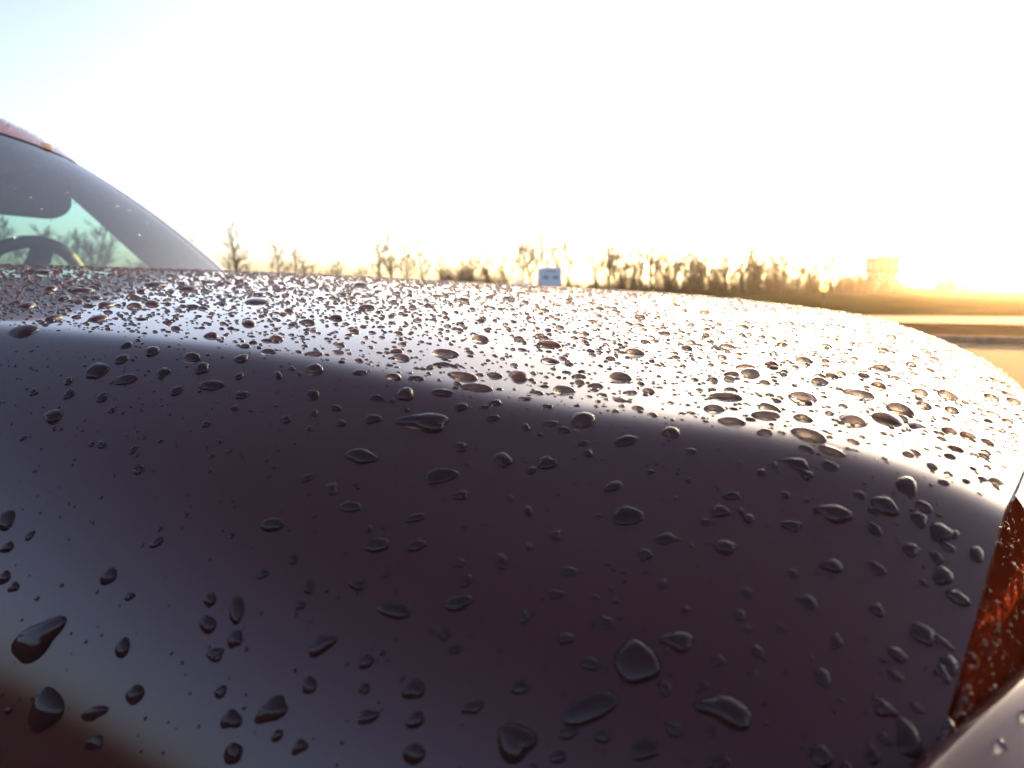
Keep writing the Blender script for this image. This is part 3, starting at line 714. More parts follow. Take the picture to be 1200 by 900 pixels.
# ============================== rain drops ==============================
# x, y (m), width and length (mm), label index; each sits on the bonnet skin
DROPS = [(-0.1418, 0.2874, 20.0, 11.0, 0), (-0.1244, 0.2647, 13.2, 7.2, 1), (-0.1574, 0.2642, 12.0, 7.9, 2), (-0.1568, 0.2996, 7.5, 9.0, 3), (-0.203, 0.3026, 7.9, 7.9, 4),
 (-0.1425, 0.306, 9.6, 5.3, 5), (-0.2147, 0.3189, 8.3, 5.1, 5), (-0.1939, 0.2871, 6.0, 6.6, 4), (-0.1625, 0.2826, 6.9, 5.7, 4), (-0.1584, 0.3128, 7.1, 5.2, 4),
 (-0.1673, 0.31, 6.2, 5.8, 6), (-0.1669, 0.2935, 6.8, 3.9, 7), (-0.1834, 0.3074, 6.3, 4.0, 7), (-0.1606, 0.2485, 3.9, 6.1, 8), (-0.1803, 0.2833, 5.3, 3.4, 7),
 (-0.1737, 0.2765, 4.0, 4.3, 6), (-0.1873, 0.2783, 3.5, 3.7, 6), (-0.3666, 0.4779, 20.2, 26.7, 9), (-0.5284, 0.5533, 13.3, 25.2, 10), (-0.4739, 0.5318, 10.5, 19.9, 11),
 (-0.293, 0.3743, 8.6, 16.4, 12), (-0.4063, 0.4209, 8.5, 16.1, 13), (-0.2491, 0.3385, 7.1, 8.9, 13), (-0.2806, 0.3284, 6.9, 13.1, 14), (-0.2416, 0.2818, 11.9, 6.8, 15),
 (-0.2647, 0.2964, 9.2, 6.7, 16), (-0.2889, 0.2973, 7.2, 8.3, 17), (-0.2541, 0.2904, 7.2, 7.6, 17), (-0.2706, 0.2845, 6.0, 8.3, 18), (-0.2409, 0.3013, 6.0, 7.8, 18),
 (-0.2555, 0.2757, 5.7, 6.7, 17), (-0.2241, 0.2795, 6.1, 5.3, 19), (-0.2335, 0.3111, 5.9, 5.3, 19), (-0.2164, 0.2944, 4.1, 5.6, 20), (-0.2335, 0.2897, 3.8, 5.4, 20),
 (-0.1967, 0.272, 4.6, 4.4, 19), (-0.4191, 0.7102, 15.4, 29.2, 21), (-0.2686, 0.4258, 8.7, 15.4, 22), (-0.2842, 0.4886, 9.8, 13.5, 23), (-0.2699, 0.3962, 9.2, 7.5, 24),
 (-0.1795, 0.34, 8.5, 6.9, 24), (-0.1882, 0.351, 6.3, 7.6, 25), (-0.1601, 0.3422, 7.7, 5.5, 26), (-0.2078, 0.3293, 6.1, 4.0, 27), (-0.1348, 0.4319, 16.0, 8.8, 28),
 (-0.1232, 0.348, 9.9, 13.6, 29), (-0.1688, 0.365, 14.2, 7.8, 30), (-0.1692, 0.4141, 10.3, 9.6, 31), (-0.1206, 0.3895, 10.8, 6.6, 32), (-0.1328, 0.3412, 7.5, 6.4, 33),
 (-0.0994, 0.3666, 8.8, 4.8, 32), (-0.1432, 0.3292, 13.1, 9.3, 34), (-0.1313, 0.317, 13.7, 7.6, 35), (-0.0813, 0.3058, 9.6, 9.9, 36), (-0.0984, 0.3369, 9.4, 8.6, 37),
 (-0.1049, 0.2785, 5.9, 9.1, 38), (-0.0883, 0.2806, 8.5, 5.8, 39), (-0.1313, 0.2997, 5.3, 5.4, 37), (-0.1072, 0.3258, 7.0, 3.9, 39), (-0.1228, 0.2795, 5.2, 5.0, 37),
 (-0.114, 0.2589, 6.4, 3.9, 39), (-0.1086, 0.3158, 6.6, 3.6, 39), (-0.1188, 0.3071, 5.3, 3.9, 37), (-0.1162, 0.2976, 5.7, 3.3, 40), (-0.0979, 0.3115, 4.7, 4.0, 41),
 (-0.0871, 0.2984, 5.6, 3.2, 40), (-0.0928, 0.3011, 5.1, 3.3, 40), (-0.0882, 0.2585, 3.0, 5.6, 42), (-0.1019, 0.2965, 2.8, 5.3, 42), (-0.0778, 0.2931, 4.9, 2.7, 40),
 (-0.0928, 0.2761, 3.4, 3.8, 41), (-0.1225, 0.3025, 4.1, 2.3, 40), (-0.0886, 0.4433, 11.1, 11.3, 43), (-0.0312, 0.3614, 15.0, 8.3, 44), (-0.0825, 0.3771, 9.9, 12.5, 45),
 (-0.0337, 0.3377, 9.7, 6.7, 46), (-0.0336, 0.4129, 8.5, 7.2, 46), (-0.0881, 0.3528, 7.7, 6.4, 46), (-0.0408, 0.3928, 6.1, 5.9, 46), (-0.0645, 0.3566, 5.7, 6.2, 47),
 (-0.0307, 0.3756, 6.4, 4.9, 47), (-0.0334, 0.4012, 5.8, 5.4, 47), (-0.0716, 0.3495, 7.2, 4.0, 48), (-0.0541, 0.2634, 11.5, 7.9, 49), (-0.0255, 0.322, 10.9, 7.0, 50),
 (-0.0622, 0.2974, 9.5, 5.5, 51), (-0.0464, 0.3054, 6.8, 6.9, 52), (-0.0617, 0.275, 7.6, 4.2, 53), (-0.0244, 0.2719, 5.8, 5.3, 52), (-0.0727, 0.3351, 6.1, 3.9, 53),
 (-0.0213, 0.2791, 5.9, 3.8, 54), (-0.0744, 0.2884, 3.5, 4.4, 55), (-0.0284, 0.2667, 4.3, 3.0, 56), (-0.0502, 0.2839, 3.3, 2.2, 54), (-0.031, 0.2252, 9.3, 6.5, 57),
 (-0.0212, 0.2589, 6.9, 6.0, 58), (-0.0403, 0.2574, 7.0, 4.6, 59), (-0.0454, 0.2502, 4.8, 4.6, 60), (-0.0519, 0.2258, 3.8, 5.0, 61), (-0.119, 0.2179, 11.3, 6.2, 62),
 (-0.1341, 0.2338, 9.2, 5.9, 63), (-0.1503, 0.2437, 8.4, 4.6, 64), (-0.1206, 0.2369, 6.7, 4.8, 65), (-0.1254, 0.2461, 7.0, 3.8, 66), (-0.1348, 0.2218, 6.1, 4.2, 67),
 (-0.1613, 0.2244, 3.9, 4.2, 68), (-0.1269, 0.2266, 2.8, 4.0, 69), (-0.1519, 0.2143, 3.5, 3.0, 68), (-0.1752, 0.2114, 6.0, 9.0, 70), (-0.1753, 0.232, 8.9, 6.0, 71),
 (-0.1871, 0.2125, 4.9, 4.8, 72), (-0.2189, 0.2226, 6.0, 3.6, 73), (-0.1701, 0.2194, 4.4, 3.5, 74), (-0.0992, 0.2233, 8.8, 5.8, 75), (-0.0904, 0.2382, 4.2, 6.5, 76),
 (-0.0677, 0.2392, 6.1, 3.4, 77), (-0.063, 0.2193, 4.6, 4.5, 78), (-0.0995, 0.2298, 4.6, 4.1, 78), (-0.1003, 0.2149, 3.9, 4.7, 79), (-0.0694, 0.2312, 4.9, 3.6, 78),
 (-0.0755, 0.2512, 4.1, 4.1, 80), (-0.0771, 0.2229, 2.6, 5.0, 81), (-0.1041, 0.2346, 3.5, 3.5, 80), (-0.0831, 0.245, 1.9, 3.6, 81), (-0.0413, 0.2171, 12.2, 14.1, 82),
 (-0.0515, 0.2047, 15.2, 8.4, 83), (-0.0159, 0.2116, 14.8, 8.2, 84), (-0.0351, 0.1995, 8.8, 4.9, 85), (-0.0539, 0.2143, 5.3, 4.2, 86), (-0.0165, 0.2009, 5.5, 3.6, 85),
 (-0.0284, 0.2047, 4.9, 3.8, 86), (-0.0467, 0.1999, 5.0, 3.4, 87), (-0.0324, 0.2128, 3.9, 4.1, 88), (-0.0192, 0.2231, 3.2, 4.0, 89), (-0.0222, 0.2158, 2.7, 2.5, 88),
 (-0.0704, 0.1963, 11.8, 9.8, 90), (-0.0724, 0.2064, 5.5, 4.6, 91), (-0.0851, 0.201, 6.3, 3.7, 92), (-0.0562, 0.1993, 5.8, 3.2, 93), (-0.0577, 0.1949, 5.0, 3.0, 94),
 (-0.0954, 0.2118, 4.7, 2.6, 94), (0.0032, 0.3215, 14.3, 9.6, 95), (0.0117, 0.282, 12.0, 7.8, 96), (0.0108, 0.3115, 9.7, 5.5, 97), (-0.0004, 0.2995, 8.5, 6.2, 98),
 (-0.0016, 0.2727, 6.5, 4.4, 99), (0.0103, 0.3026, 6.1, 4.4, 98), (0.0023, 0.3084, 5.6, 4.1, 98), (0.0026, 0.2953, 4.5, 4.3, 100), (-0.0151, 0.2717, 3.8, 4.1, 100),
 (-0.0123, 0.2922, 3.3, 3.6, 100), (-0.0041, 0.2844, 2.9, 3.2, 100), (0.011, 0.2623, 7.2, 4.9, 101), (0.0046, 0.2478, 4.3, 5.2, 102), (0.0121, 0.2387, 2.9, 5.6, 103),
 (-0.0147, 0.2374, 3.2, 3.9, 104), (-0.0004, 0.2557, 3.1, 3.7, 105), (-0.0134, 0.2448, 3.2, 3.5, 106), (-0.0032, 0.2373, 3.5, 2.7, 106), (0.0084, 0.2095, 6.1, 5.5, 107),
 (0.0087, 0.2277, 4.0, 5.9, 108), (-0.0099, 0.2221, 3.4, 2.5, 109), (-0.2604, 0.2055, 24.8, 13.7, 110), (-0.2465, 0.196, 15.1, 15.7, 111), (-0.2231, 0.1952, 9.7, 5.4, 112),
 (-0.2068, 0.1974, 7.2, 6.5, 113), (-0.2179, 0.2038, 5.7, 7.4, 114), (-0.2199, 0.1916, 8.4, 4.6, 115), (-0.2981, 0.2259, 7.1, 9.3, 116), (-0.2348, 0.2152, 6.2, 7.1, 117),
 (-0.2879, 0.2152, 6.1, 5.4, 118), (-0.2922, 0.2205, 6.5, 4.4, 119), (-0.2218, 0.2118, 4.8, 2.6, 119), (-0.1508, 0.1963, 12.2, 6.7, 120), (-0.1651, 0.1946, 7.0, 6.4, 121),
 (-0.1615, 0.1904, 6.6, 6.4, 122), (-0.1845, 0.2081, 6.0, 6.4, 123), (-0.1722, 0.2063, 5.6, 5.9, 123), (-0.178, 0.2035, 7.0, 4.4, 124), (-0.1719, 0.1982, 4.8, 3.9, 125),
 (-0.1467, 0.193, 3.9, 3.6, 125), (-0.1396, 0.2076, 10.1, 5.6, 126), (-0.1046, 0.2026, 7.4, 5.4, 127), (-0.0998, 0.1926, 6.1, 6.4, 128), (-0.1172, 0.1971, 7.2, 3.9, 129),
 (-0.1398, 0.2006, 5.3, 5.0, 130), (-0.1018, 0.1976, 6.2, 4.2, 131), (-0.1227, 0.206, 4.8, 4.1, 132), (-0.1208, 0.2014, 3.7, 3.4, 132), (0.0006, 0.3788, 11.8, 11.6, 133),
 (-0.0248, 0.4195, 9.7, 10.1, 134), (-0.0163, 0.4536, 7.6, 11.7, 135), (-0.0135, 0.3385, 12.6, 6.9, 136), (-0.0279, 0.4365, 11.2, 6.2, 136), (0.0072, 0.4217, 7.6, 8.9, 137),
 (-0.0128, 0.3502, 8.9, 7.4, 138), (0.0139, 0.4427, 7.5, 7.8, 138), (0.0012, 0.3441, 8.0, 6.6, 138), (-0.017, 0.4018, 5.9, 6.2, 138), (0.0351, 0.3744, 12.1, 16.7, 139),
 (0.0419, 0.3972, 11.6, 12.6, 140), (0.0203, 0.3564, 12.3, 10.3, 141), (0.0246, 0.4084, 15.1, 8.3, 142), (0.072, 0.4711, 9.6, 10.5, 143), (0.0362, 0.4413, 7.5, 11.0, 144),
 (0.0561, 0.4522, 8.3, 9.8, 144), (0.0685, 0.3923, 5.9, 11.3, 144), (0.0606, 0.3882, 5.8, 9.4, 144), (0.0459, 0.3769, 5.5, 9.6, 144), (0.0305, 0.4621, 5.7, 8.9, 144),
 (0.077, 0.3954, 5.0, 9.4, 145), (0.0596, 0.3627, 5.4, 8.0, 145), (0.0701, 0.3408, 4.7, 9.0, 145), (0.0555, 0.3487, 4.3, 8.2, 145), (0.0861, 0.4433, 4.1, 7.7, 145),
 (0.0648, 0.336, 3.5, 6.7, 145), (0.102, 0.4745, 3.5, 6.7, 145), (0.0382, 0.3304, 4.3, 5.1, 145), (0.0629, 0.3442, 2.9, 5.5, 145), (0.0355, 0.3039, 7.1, 10.3, 146),
 (0.0279, 0.2915, 8.6, 8.2, 147), (0.0447, 0.2893, 6.5, 9.8, 148), (0.0384, 0.2912, 4.8, 7.1, 149), (0.0551, 0.2871, 4.1, 7.8, 149), (0.0463, 0.327, 4.1, 7.8, 149),
 (0.0348, 0.2781, 4.6, 6.1, 149), (0.0403, 0.2971, 5.2, 5.1, 150), (0.0241, 0.2808, 4.2, 5.5, 149), (0.0487, 0.3147, 3.4, 6.4, 151), (0.0574, 0.3252, 3.3, 6.3, 151),
 (0.0424, 0.2791, 3.5, 5.6, 151), (0.0461, 0.2849, 4.1, 4.0, 152), (0.0199, 0.2927, 3.5, 4.3, 151), (0.0487, 0.2907, 3.1, 4.8, 151), (0.0358, 0.2512, 6.5, 7.7, 153),
 (0.0436, 0.2734, 5.3, 9.0, 154), (0.0472, 0.2681, 6.2, 5.9, 155), (0.0423, 0.2461, 4.6, 7.0, 156), (0.0286, 0.2422, 5.1, 4.8, 157), (0.0241, 0.2666, 4.8, 4.9, 158),
 (0.0407, 0.2517, 6.2, 3.4, 159), (0.0235, 0.253, 3.6, 5.4, 160), (0.0299, 0.2217, 6.7, 10.3, 161), (0.0241, 0.2263, 5.7, 5.6, 162), (0.0401, 0.2424, 4.3, 4.9, 163),
 (0.0208, 0.2144, 3.7, 5.3, 164), (0.0238, 0.2192, 3.8, 3.1, 165), (0.0277, 0.2361, 4.0, 2.9, 165), (0.0327, 0.2301, 3.5, 2.5, 165), (-0.3765, 0.302, 14.2, 13.9, 166),
 (-0.305, 0.2806, 9.3, 13.5, 167), (-0.2855, 0.2776, 10.7, 7.1, 168), (-0.3056, 0.2564, 8.9, 8.4, 169), (-0.2992, 0.2893, 7.4, 6.3, 169), (-0.2885, 0.267, 5.6, 6.7, 170),
 (-0.3073, 0.2666, 5.3, 6.7, 171), (-0.3064, 0.2998, 5.1, 6.4, 171), (-0.3148, 0.2731, 3.9, 5.9, 171), (-0.3274, 0.2657, 3.9, 4.9, 171), (-0.7505, 0.63, 30.3, 29.6, 172),
 (-0.5131, 0.4633, 11.3, 21.4, 173), (-0.5452, 0.4631, 9.8, 18.7, 174), (-0.4543, 0.3677, 9.3, 17.6, 175), (-0.4758, 0.4133, 9.0, 17.1, 175), (-0.373, 0.3459, 8.6, 16.4, 175),
 (-0.4664, 0.4314, 8.3, 15.9, 176), (-0.4824, 0.4895, 7.9, 15.0, 176), (-0.4235, 0.3992, 7.7, 14.6, 176), (-0.3938, 0.3346, 7.1, 13.6, 176)]
LABELS = [('largest rain drop on the upper dark flank left of the middle', 'rain drops on the upper dark flank left of the middle'),
 ('second largest rain drop on the upper dark flank left of the middle', 'rain drops on the upper dark flank left of the middle'),
 ('third largest rain drop on the upper dark flank left of the middle', 'rain drops on the upper dark flank left of the middle'),
 ('mid-sized round rain drop on the upper dark flank left of the middle', 'rain drops on the upper dark flank left of the middle'),
 ('mid-sized oval rain drop on the upper dark flank left of the middle', 'rain drops on the upper dark flank left of the middle'),
 ('mid-sized wide flat rain drop on the upper dark flank left of the middle', 'rain drops on the upper dark flank left of the middle'),
 ('small oval rain drop on the upper dark flank left of the middle', 'rain drops on the upper dark flank left of the middle'),
 ('small wide flat rain drop on the upper dark flank left of the middle', 'rain drops on the upper dark flank left of the middle'),
 ('small round rain drop on the upper dark flank left of the middle', 'rain drops on the upper dark flank left of the middle'),
 ('largest rain drop on the bright bonnet top below the pillar', 'rain drops on the bright bonnet top below the pillar'),
 ('second largest rain drop on the bright bonnet top below the pillar', 'rain drops on the bright bonnet top below the pillar'),
 ('third largest rain drop on the bright bonnet top below the pillar', 'rain drops on the bright bonnet top below the pillar'),
 ('mid-sized round rain drop on the bright bonnet top below the pillar', 'rain drops on the bright bonnet top below the pillar'),
 ('small round rain drop on the bright bonnet top below the pillar', 'rain drops on the bright bonnet top below the pillar'),
 ('largest rain drop on the upper dark flank below the pillar', 'rain drops on the upper dark flank below the pillar'),
 ('second largest rain drop on the upper dark flank below the pillar', 'rain drops on the upper dark flank below the pillar'),
 ('third largest rain drop on the upper dark flank below the pillar', 'rain drops on the upper dark flank below the pillar'),
 ('mid-sized oval rain drop on the upper dark flank below the pillar', 'rain drops on the upper dark flank below the pillar'),
 ('mid-sized round rain drop on the upper dark flank below the pillar', 'rain drops on the upper dark flank below the pillar'),
 ('small oval rain drop on the upper dark flank below the pillar', 'rain drops on the upper dark flank below the pillar'),
 ('small round rain drop on the upper dark flank below the pillar', 'rain drops on the upper dark flank below the pillar'),
 ('largest rain drop on the bright bonnet top left of the middle', 'rain drops on the bright bonnet top left of the middle'),
 ('second largest rain drop on the bright bonnet top left of the middle', 'rain drops on the bright bonnet top left of the middle'),
 ('third largest rain drop on the bright bonnet top left of the middle', 'rain drops on the bright bonnet top left of the middle'),
 ('mid-sized oval rain drop on the bright bonnet top left of the middle', 'rain drops on the bright bonnet top left of the middle'),
 ('small round rain drop on the bright bonnet top left of the middle', 'rain drops on the bright bonnet top left of the middle'),
 ('small oval rain drop on the bright bonnet top left of the middle', 'rain drops on the bright bonnet top left of the middle'),
 ('small wide flat rain drop on the bright bonnet top left of the middle', 'rain drops on the bright bonnet top left of the middle'),
 ('largest rain drop on the bright bonnet top below the white van', 'rain drops on the bright bonnet top below the white van'),
 ('second largest rain drop on the bright bonnet top below the white van', 'rain drops on the bright bonnet top below the white van'),
 ('third largest rain drop on the bright bonnet top below the white van', 'rain drops on the bright bonnet top below the white van'),
 ('mid-sized oval rain drop on the bright bonnet top below the white van', 'rain drops on the bright bonnet top below the white van'),
 ('small wide flat rain drop on the bright bonnet top below the white van', 'rain drops on the bright bonnet top below the white van'),
 ('small oval rain drop on the bright bonnet top below the white van', 'rain drops on the bright bonnet top below the white van'),
 ('largest rain drop on the upper dark flank below the white van', 'rain drops on the upper dark flank below the white van'),
 ('second largest rain drop on the upper dark flank below the white van', 'rain drops on the upper dark flank below the white van'),
 ('third largest rain drop on the upper dark flank below the white van', 'rain drops on the upper dark flank below the white van'),
 ('mid-sized oval rain drop on the upper dark flank below the white van', 'rain drops on the upper dark flank below the white van'),
 ('mid-sized round rain drop on the upper dark flank below the white van', 'rain drops on the upper dark flank below the white van'),
 ('mid-sized wide flat rain drop on the upper dark flank below the white van', 'rain drops on the upper dark flank below the white van'),
 ('small wide flat rain drop on the upper dark flank below the white van', 'rain drops on the upper dark flank below the white van'),
 ('small oval rain drop on the upper dark flank below the white van', 'rain drops on the upper dark flank below the white van'),
 ('small round rain drop on the upper dark flank below the white van', 'rain drops on the upper dark flank below the white van'),
 ('largest rain drop on the bright bonnet top right of the middle', 'rain drops on the bright bonnet top right of the middle'),
 ('second largest rain drop on the bright bonnet top right of the middle', 'rain drops on the bright bonnet top right of the middle'),
 ('third largest rain drop on the bright bonnet top right of the middle', 'rain drops on the bright bonnet top right of the middle'),
 ('mid-sized oval rain drop on the bright bonnet top right of the middle', 'rain drops on the bright bonnet top right of the middle'),
 ('small oval rain drop on the bright bonnet top right of the middle', 'rain drops on the bright bonnet top right of the middle'),
 ('small wide flat rain drop on the bright bonnet top right of the middle', 'rain drops on the bright bonnet top right of the middle'),
 ('largest rain drop on the upper dark flank right of the middle', 'rain drops on the upper dark flank right of the middle'),
 ('second largest rain drop on the upper dark flank right of the middle', 'rain drops on the upper dark flank right of the middle'),
 ('third largest rain drop on the upper dark flank right of the middle', 'rain drops on the upper dark flank right of the middle'),
 ('mid-sized oval rain drop on the upper dark flank right of the middle', 'rain drops on the upper dark flank right of the middle'),
 ('mid-sized wide flat rain drop on the upper dark flank right of the middle', 'rain drops on the upper dark flank right of the middle'),
 ('small wide flat rain drop on the upper dark flank right of the middle', 'rain drops on the upper dark flank right of the middle'),
 ('small round rain drop on the upper dark flank right of the middle', 'rain drops on the upper dark flank right of the middle'),
 ('small oval rain drop on the upper dark flank right of the middle', 'rain drops on the upper dark flank right of the middle'),
 ('largest rain drop on the mid dark flank right of the middle', 'rain drops on the mid dark flank right of the middle'),
 ('second largest rain drop on the mid dark flank right of the middle', 'rain drops on the mid dark flank right of the middle'),
 ('third largest rain drop on the mid dark flank right of the middle', 'rain drops on the mid dark flank right of the middle'),
 ('small oval rain drop on the mid dark flank right of the middle', 'rain drops on the mid dark flank right of the middle'),
 ('small round rain drop on the mid dark flank right of the middle', 'rain drops on the mid dark flank right of the middle'),
 ('largest rain drop on the mid dark flank left of the middle', 'rain drops on the mid dark flank left of the middle'),
 ('second largest rain drop on the mid dark flank left of the middle', 'rain drops on the mid dark flank left of the middle'),
 ('third largest rain drop on the mid dark flank left of the middle', 'rain drops on the mid dark flank left of the middle'),
 ('mid-sized oval rain drop on the mid dark flank left of the middle', 'rain drops on the mid dark flank left of the middle'),
 ('mid-sized wide flat rain drop on the mid dark flank left of the middle', 'rain drops on the mid dark flank left of the middle'),
 ('small wide flat rain drop on the mid dark flank left of the middle', 'rain drops on the mid dark flank left of the middle'),
 ('small oval rain drop on the mid dark flank left of the middle', 'rain drops on the mid dark flank left of the middle'),
 ('small round rain drop on the mid dark flank left of the middle', 'rain drops on the mid dark flank left of the middle'),
 ('largest rain drop on the mid dark flank below the pillar', 'rain drops on the mid dark flank below the pillar'),
 ('second largest rain drop on the mid dark flank below the pillar', 'rain drops on the mid dark flank below the pillar'),
 ('third largest rain drop on the mid dark flank below the pillar', 'rain drops on the mid dark flank below the pillar'),
 ('small wide flat rain drop on the mid dark flank below the pillar', 'rain drops on the mid dark flank below the pillar'),
 ('small oval rain drop on the mid dark flank below the pillar', 'rain drops on the mid dark flank below the pillar'),
 ('largest rain drop on the mid dark flank below the white van', 'rain drops on the mid dark flank below the white van'),
 ('second largest rain drop on the mid dark flank below the white van', 'rain drops on the mid dark flank below the white van'),
 ('third largest rain drop on the mid dark flank below the white van', 'rain drops on the mid dark flank below the white van'),
 ('mid-sized oval rain drop on the mid dark flank below the white van', 'rain drops on the mid dark flank below the white van'),
 ('mid-sized round rain drop on the mid dark flank below the white van', 'rain drops on the mid dark flank below the white van'),
 ('small oval rain drop on the mid dark flank below the white van', 'rain drops on the mid dark flank below the white van'),
 ('small round rain drop on the mid dark flank below the white van', 'rain drops on the mid dark flank below the white van'),
 ('largest rain drop on the lowest dark flank right of the middle', 'rain drops on the lowest dark flank right of the middle'),
 ('second largest rain drop on the lowest dark flank right of the middle', 'rain drops on the lowest dark flank right of the middle'),
 ('third largest rain drop on the lowest dark flank right of the middle', 'rain drops on the lowest dark flank right of the middle'),
 ('mid-sized wide flat rain drop on the lowest dark flank right of the middle', 'rain drops on the lowest dark flank right of the middle'),
 ('mid-sized oval rain drop on the lowest dark flank right of the middle', 'rain drops on the lowest dark flank right of the middle'),
 ('small wide flat rain drop on the lowest dark flank right of the middle', 'rain drops on the lowest dark flank right of the middle'),
 ('small oval rain drop on the lowest dark flank right of the middle', 'rain drops on the lowest dark flank right of the middle'),
 ('small round rain drop on the lowest dark flank right of the middle', 'rain drops on the lowest dark flank right of the middle'),
 ('largest rain drop on the lowest dark flank below the white van', 'rain drops on the lowest dark flank below the white van'),
 ('second largest rain drop on the lowest dark flank below the white van', 'rain drops on the lowest dark flank below the white van'),
 ('third largest rain drop on the lowest dark flank below the white van', 'rain drops on the lowest dark flank below the white van'),
 ('mid-sized wide flat rain drop on the lowest dark flank below the white van', 'rain drops on the lowest dark flank below the white van'),
 ('small wide flat rain drop on the lowest dark flank below the white van', 'rain drops on the lowest dark flank below the white van'),
 ('largest rain drop on the upper dark flank below the orange lamp', 'rain drops on the upper dark flank below the orange lamp'),
 ('second largest rain drop on the upper dark flank below the orange lamp', 'rain drops on the upper dark flank below the orange lamp'),
 ('third largest rain drop on the upper dark flank below the orange lamp', 'rain drops on the upper dark flank below the orange lamp'),
 ('mid-sized oval rain drop on the upper dark flank below the orange lamp', 'rain drops on the upper dark flank below the orange lamp'),
 ('mid-sized wide flat rain drop on the upper dark flank below the orange lamp', 'rain drops on the upper dark flank below the orange lamp'),
 ('small oval rain drop on the upper dark flank below the orange lamp', 'rain drops on the upper dark flank below the orange lamp'),
 ('largest rain drop on the mid dark flank below the orange lamp', 'rain drops on the mid dark flank below the orange lamp'),
 ('second largest rain drop on the mid dark flank below the orange lamp', 'rain drops on the mid dark flank below the orange lamp'),
 ('third largest rain drop on the mid dark flank below the orange lamp', 'rain drops on the mid dark flank below the orange lamp'),
 ('mid-sized round rain drop on the mid dark flank below the orange lamp', 'rain drops on the mid dark flank below the orange lamp'),
 ('small round rain drop on the mid dark flank below the orange lamp', 'rain drops on the mid dark flank below the orange lamp'),
 ('small oval rain drop on the mid dark flank below the orange lamp', 'rain drops on the mid dark flank below the orange lamp'),
 ('largest rain drop on the lowest dark flank below the orange lamp', 'rain drops on the lowest dark flank below the orange lamp'),
 ('second largest rain drop on the lowest dark flank below the orange lamp', 'rain drops on the lowest dark flank below the orange lamp'),
 ('third largest rain drop on the lowest dark flank below the orange lamp', 'rain drops on the lowest dark flank below the orange lamp'),
 ('largest rain drop on the lowest dark flank at the left picture edge', 'rain drops on the lowest dark flank at the left picture edge'),
 ('second largest rain drop on the lowest dark flank at the left picture edge', 'rain drops on the lowest dark flank at the left picture edge'),
 ('third largest rain drop on the lowest dark flank at the left picture edge', 'rain drops on the lowest dark flank at the left picture edge'),
 ('mid-sized oval rain drop on the lowest dark flank at the left picture edge', 'rain drops on the lowest dark flank at the left picture edge'),
 ('small round rain drop on the lowest dark flank at the left picture edge', 'rain drops on the lowest dark flank at the left picture edge'),
 ('small wide flat rain drop on the lowest dark flank at the left picture edge', 'rain drops on the lowest dark flank at the left picture edge'),
 ('largest rain drop on the mid dark flank at the left picture edge', 'rain drops on the mid dark flank at the left picture edge'),
 ('second largest rain drop on the mid dark flank at the left picture edge', 'rain drops on the mid dark flank at the left picture edge'),
 ('third largest rain drop on the mid dark flank at the left picture edge', 'rain drops on the mid dark flank at the left picture edge'),
 ('small wide flat rain drop on the mid dark flank at the left picture edge', 'rain drops on the mid dark flank at the left picture edge'),
 ('largest rain drop on the lowest dark flank below the pillar', 'rain drops on the lowest dark flank below the pillar'),
 ('second largest rain drop on the lowest dark flank below the pillar', 'rain drops on the lowest dark flank below the pillar'),
 ('third largest rain drop on the lowest dark flank below the pillar', 'rain drops on the lowest dark flank below the pillar'),
 ('mid-sized oval rain drop on the lowest dark flank below the pillar', 'rain drops on the lowest dark flank below the pillar'),
 ('small wide flat rain drop on the lowest dark flank below the pillar', 'rain drops on the lowest dark flank below the pillar'),
 ('small oval rain drop on the lowest dark flank below the pillar', 'rain drops on the lowest dark flank below the pillar'),
 ('largest rain drop on the lowest dark flank left of the middle', 'rain drops on the lowest dark flank left of the middle'),
 ('second largest rain drop on the lowest dark flank left of the middle', 'rain drops on the lowest dark flank left of the middle'),
 ('third largest rain drop on the lowest dark flank left of the middle', 'rain drops on the lowest dark flank left of the middle'),
 ('mid-sized wide flat rain drop on the lowest dark flank left of the middle', 'rain drops on the lowest dark flank left of the middle'),
 ('mid-sized oval rain drop on the lowest dark flank left of the middle', 'rain drops on the lowest dark flank left of the middle'),
 ('small wide flat rain drop on the lowest dark flank left of the middle', 'rain drops on the lowest dark flank left of the middle'),
 ('small oval rain drop on the lowest dark flank left of the middle', 'rain drops on the lowest dark flank left of the middle'),
 ('largest rain drop on the bright bonnet top below the orange lamp', 'rain drops on the bright bonnet top below the orange lamp'),
 ('second largest rain drop on the bright bonnet top below the orange lamp', 'rain drops on the bright bonnet top below the orange lamp'),
 ('third largest rain drop on the bright bonnet top below the orange lamp', 'rain drops on the bright bonnet top below the orange lamp'),
 ('mid-sized wide flat rain drop on the bright bonnet top below the orange lamp', 'rain drops on the bright bonnet top below the orange lamp'),
 ('mid-sized oval rain drop on the bright bonnet top below the orange lamp', 'rain drops on the bright bonnet top below the orange lamp'),
 ('small oval rain drop on the bright bonnet top below the orange lamp', 'rain drops on the bright bonnet top below the orange lamp'),
 ('largest rain drop on the bright bonnet top beside the red lens', 'rain drops on the bright bonnet top beside the red lens'),
 ('second largest rain drop on the bright bonnet top beside the red lens', 'rain drops on the bright bonnet top beside the red lens'),
 ('third largest rain drop on the bright bonnet top beside the red lens', 'rain drops on the bright bonnet top beside the red lens'),
 ('mid-sized wide flat rain drop on the bright bonnet top beside the red lens', 'rain drops on the bright bonnet top beside the red lens'),
 ('mid-sized oval rain drop on the bright bonnet top beside the red lens', 'rain drops on the bright bonnet top beside the red lens'),
 ('mid-sized round rain drop on the bright bonnet top beside the red lens', 'rain drops on the bright bonnet top beside the red lens'),
 ('small round rain drop on the bright bonnet top beside the red lens', 'rain drops on the bright bonnet top beside the red lens'),
 ('largest rain drop on the upper dark flank beside the red lens', 'rain drops on the upper dark flank beside the red lens'),
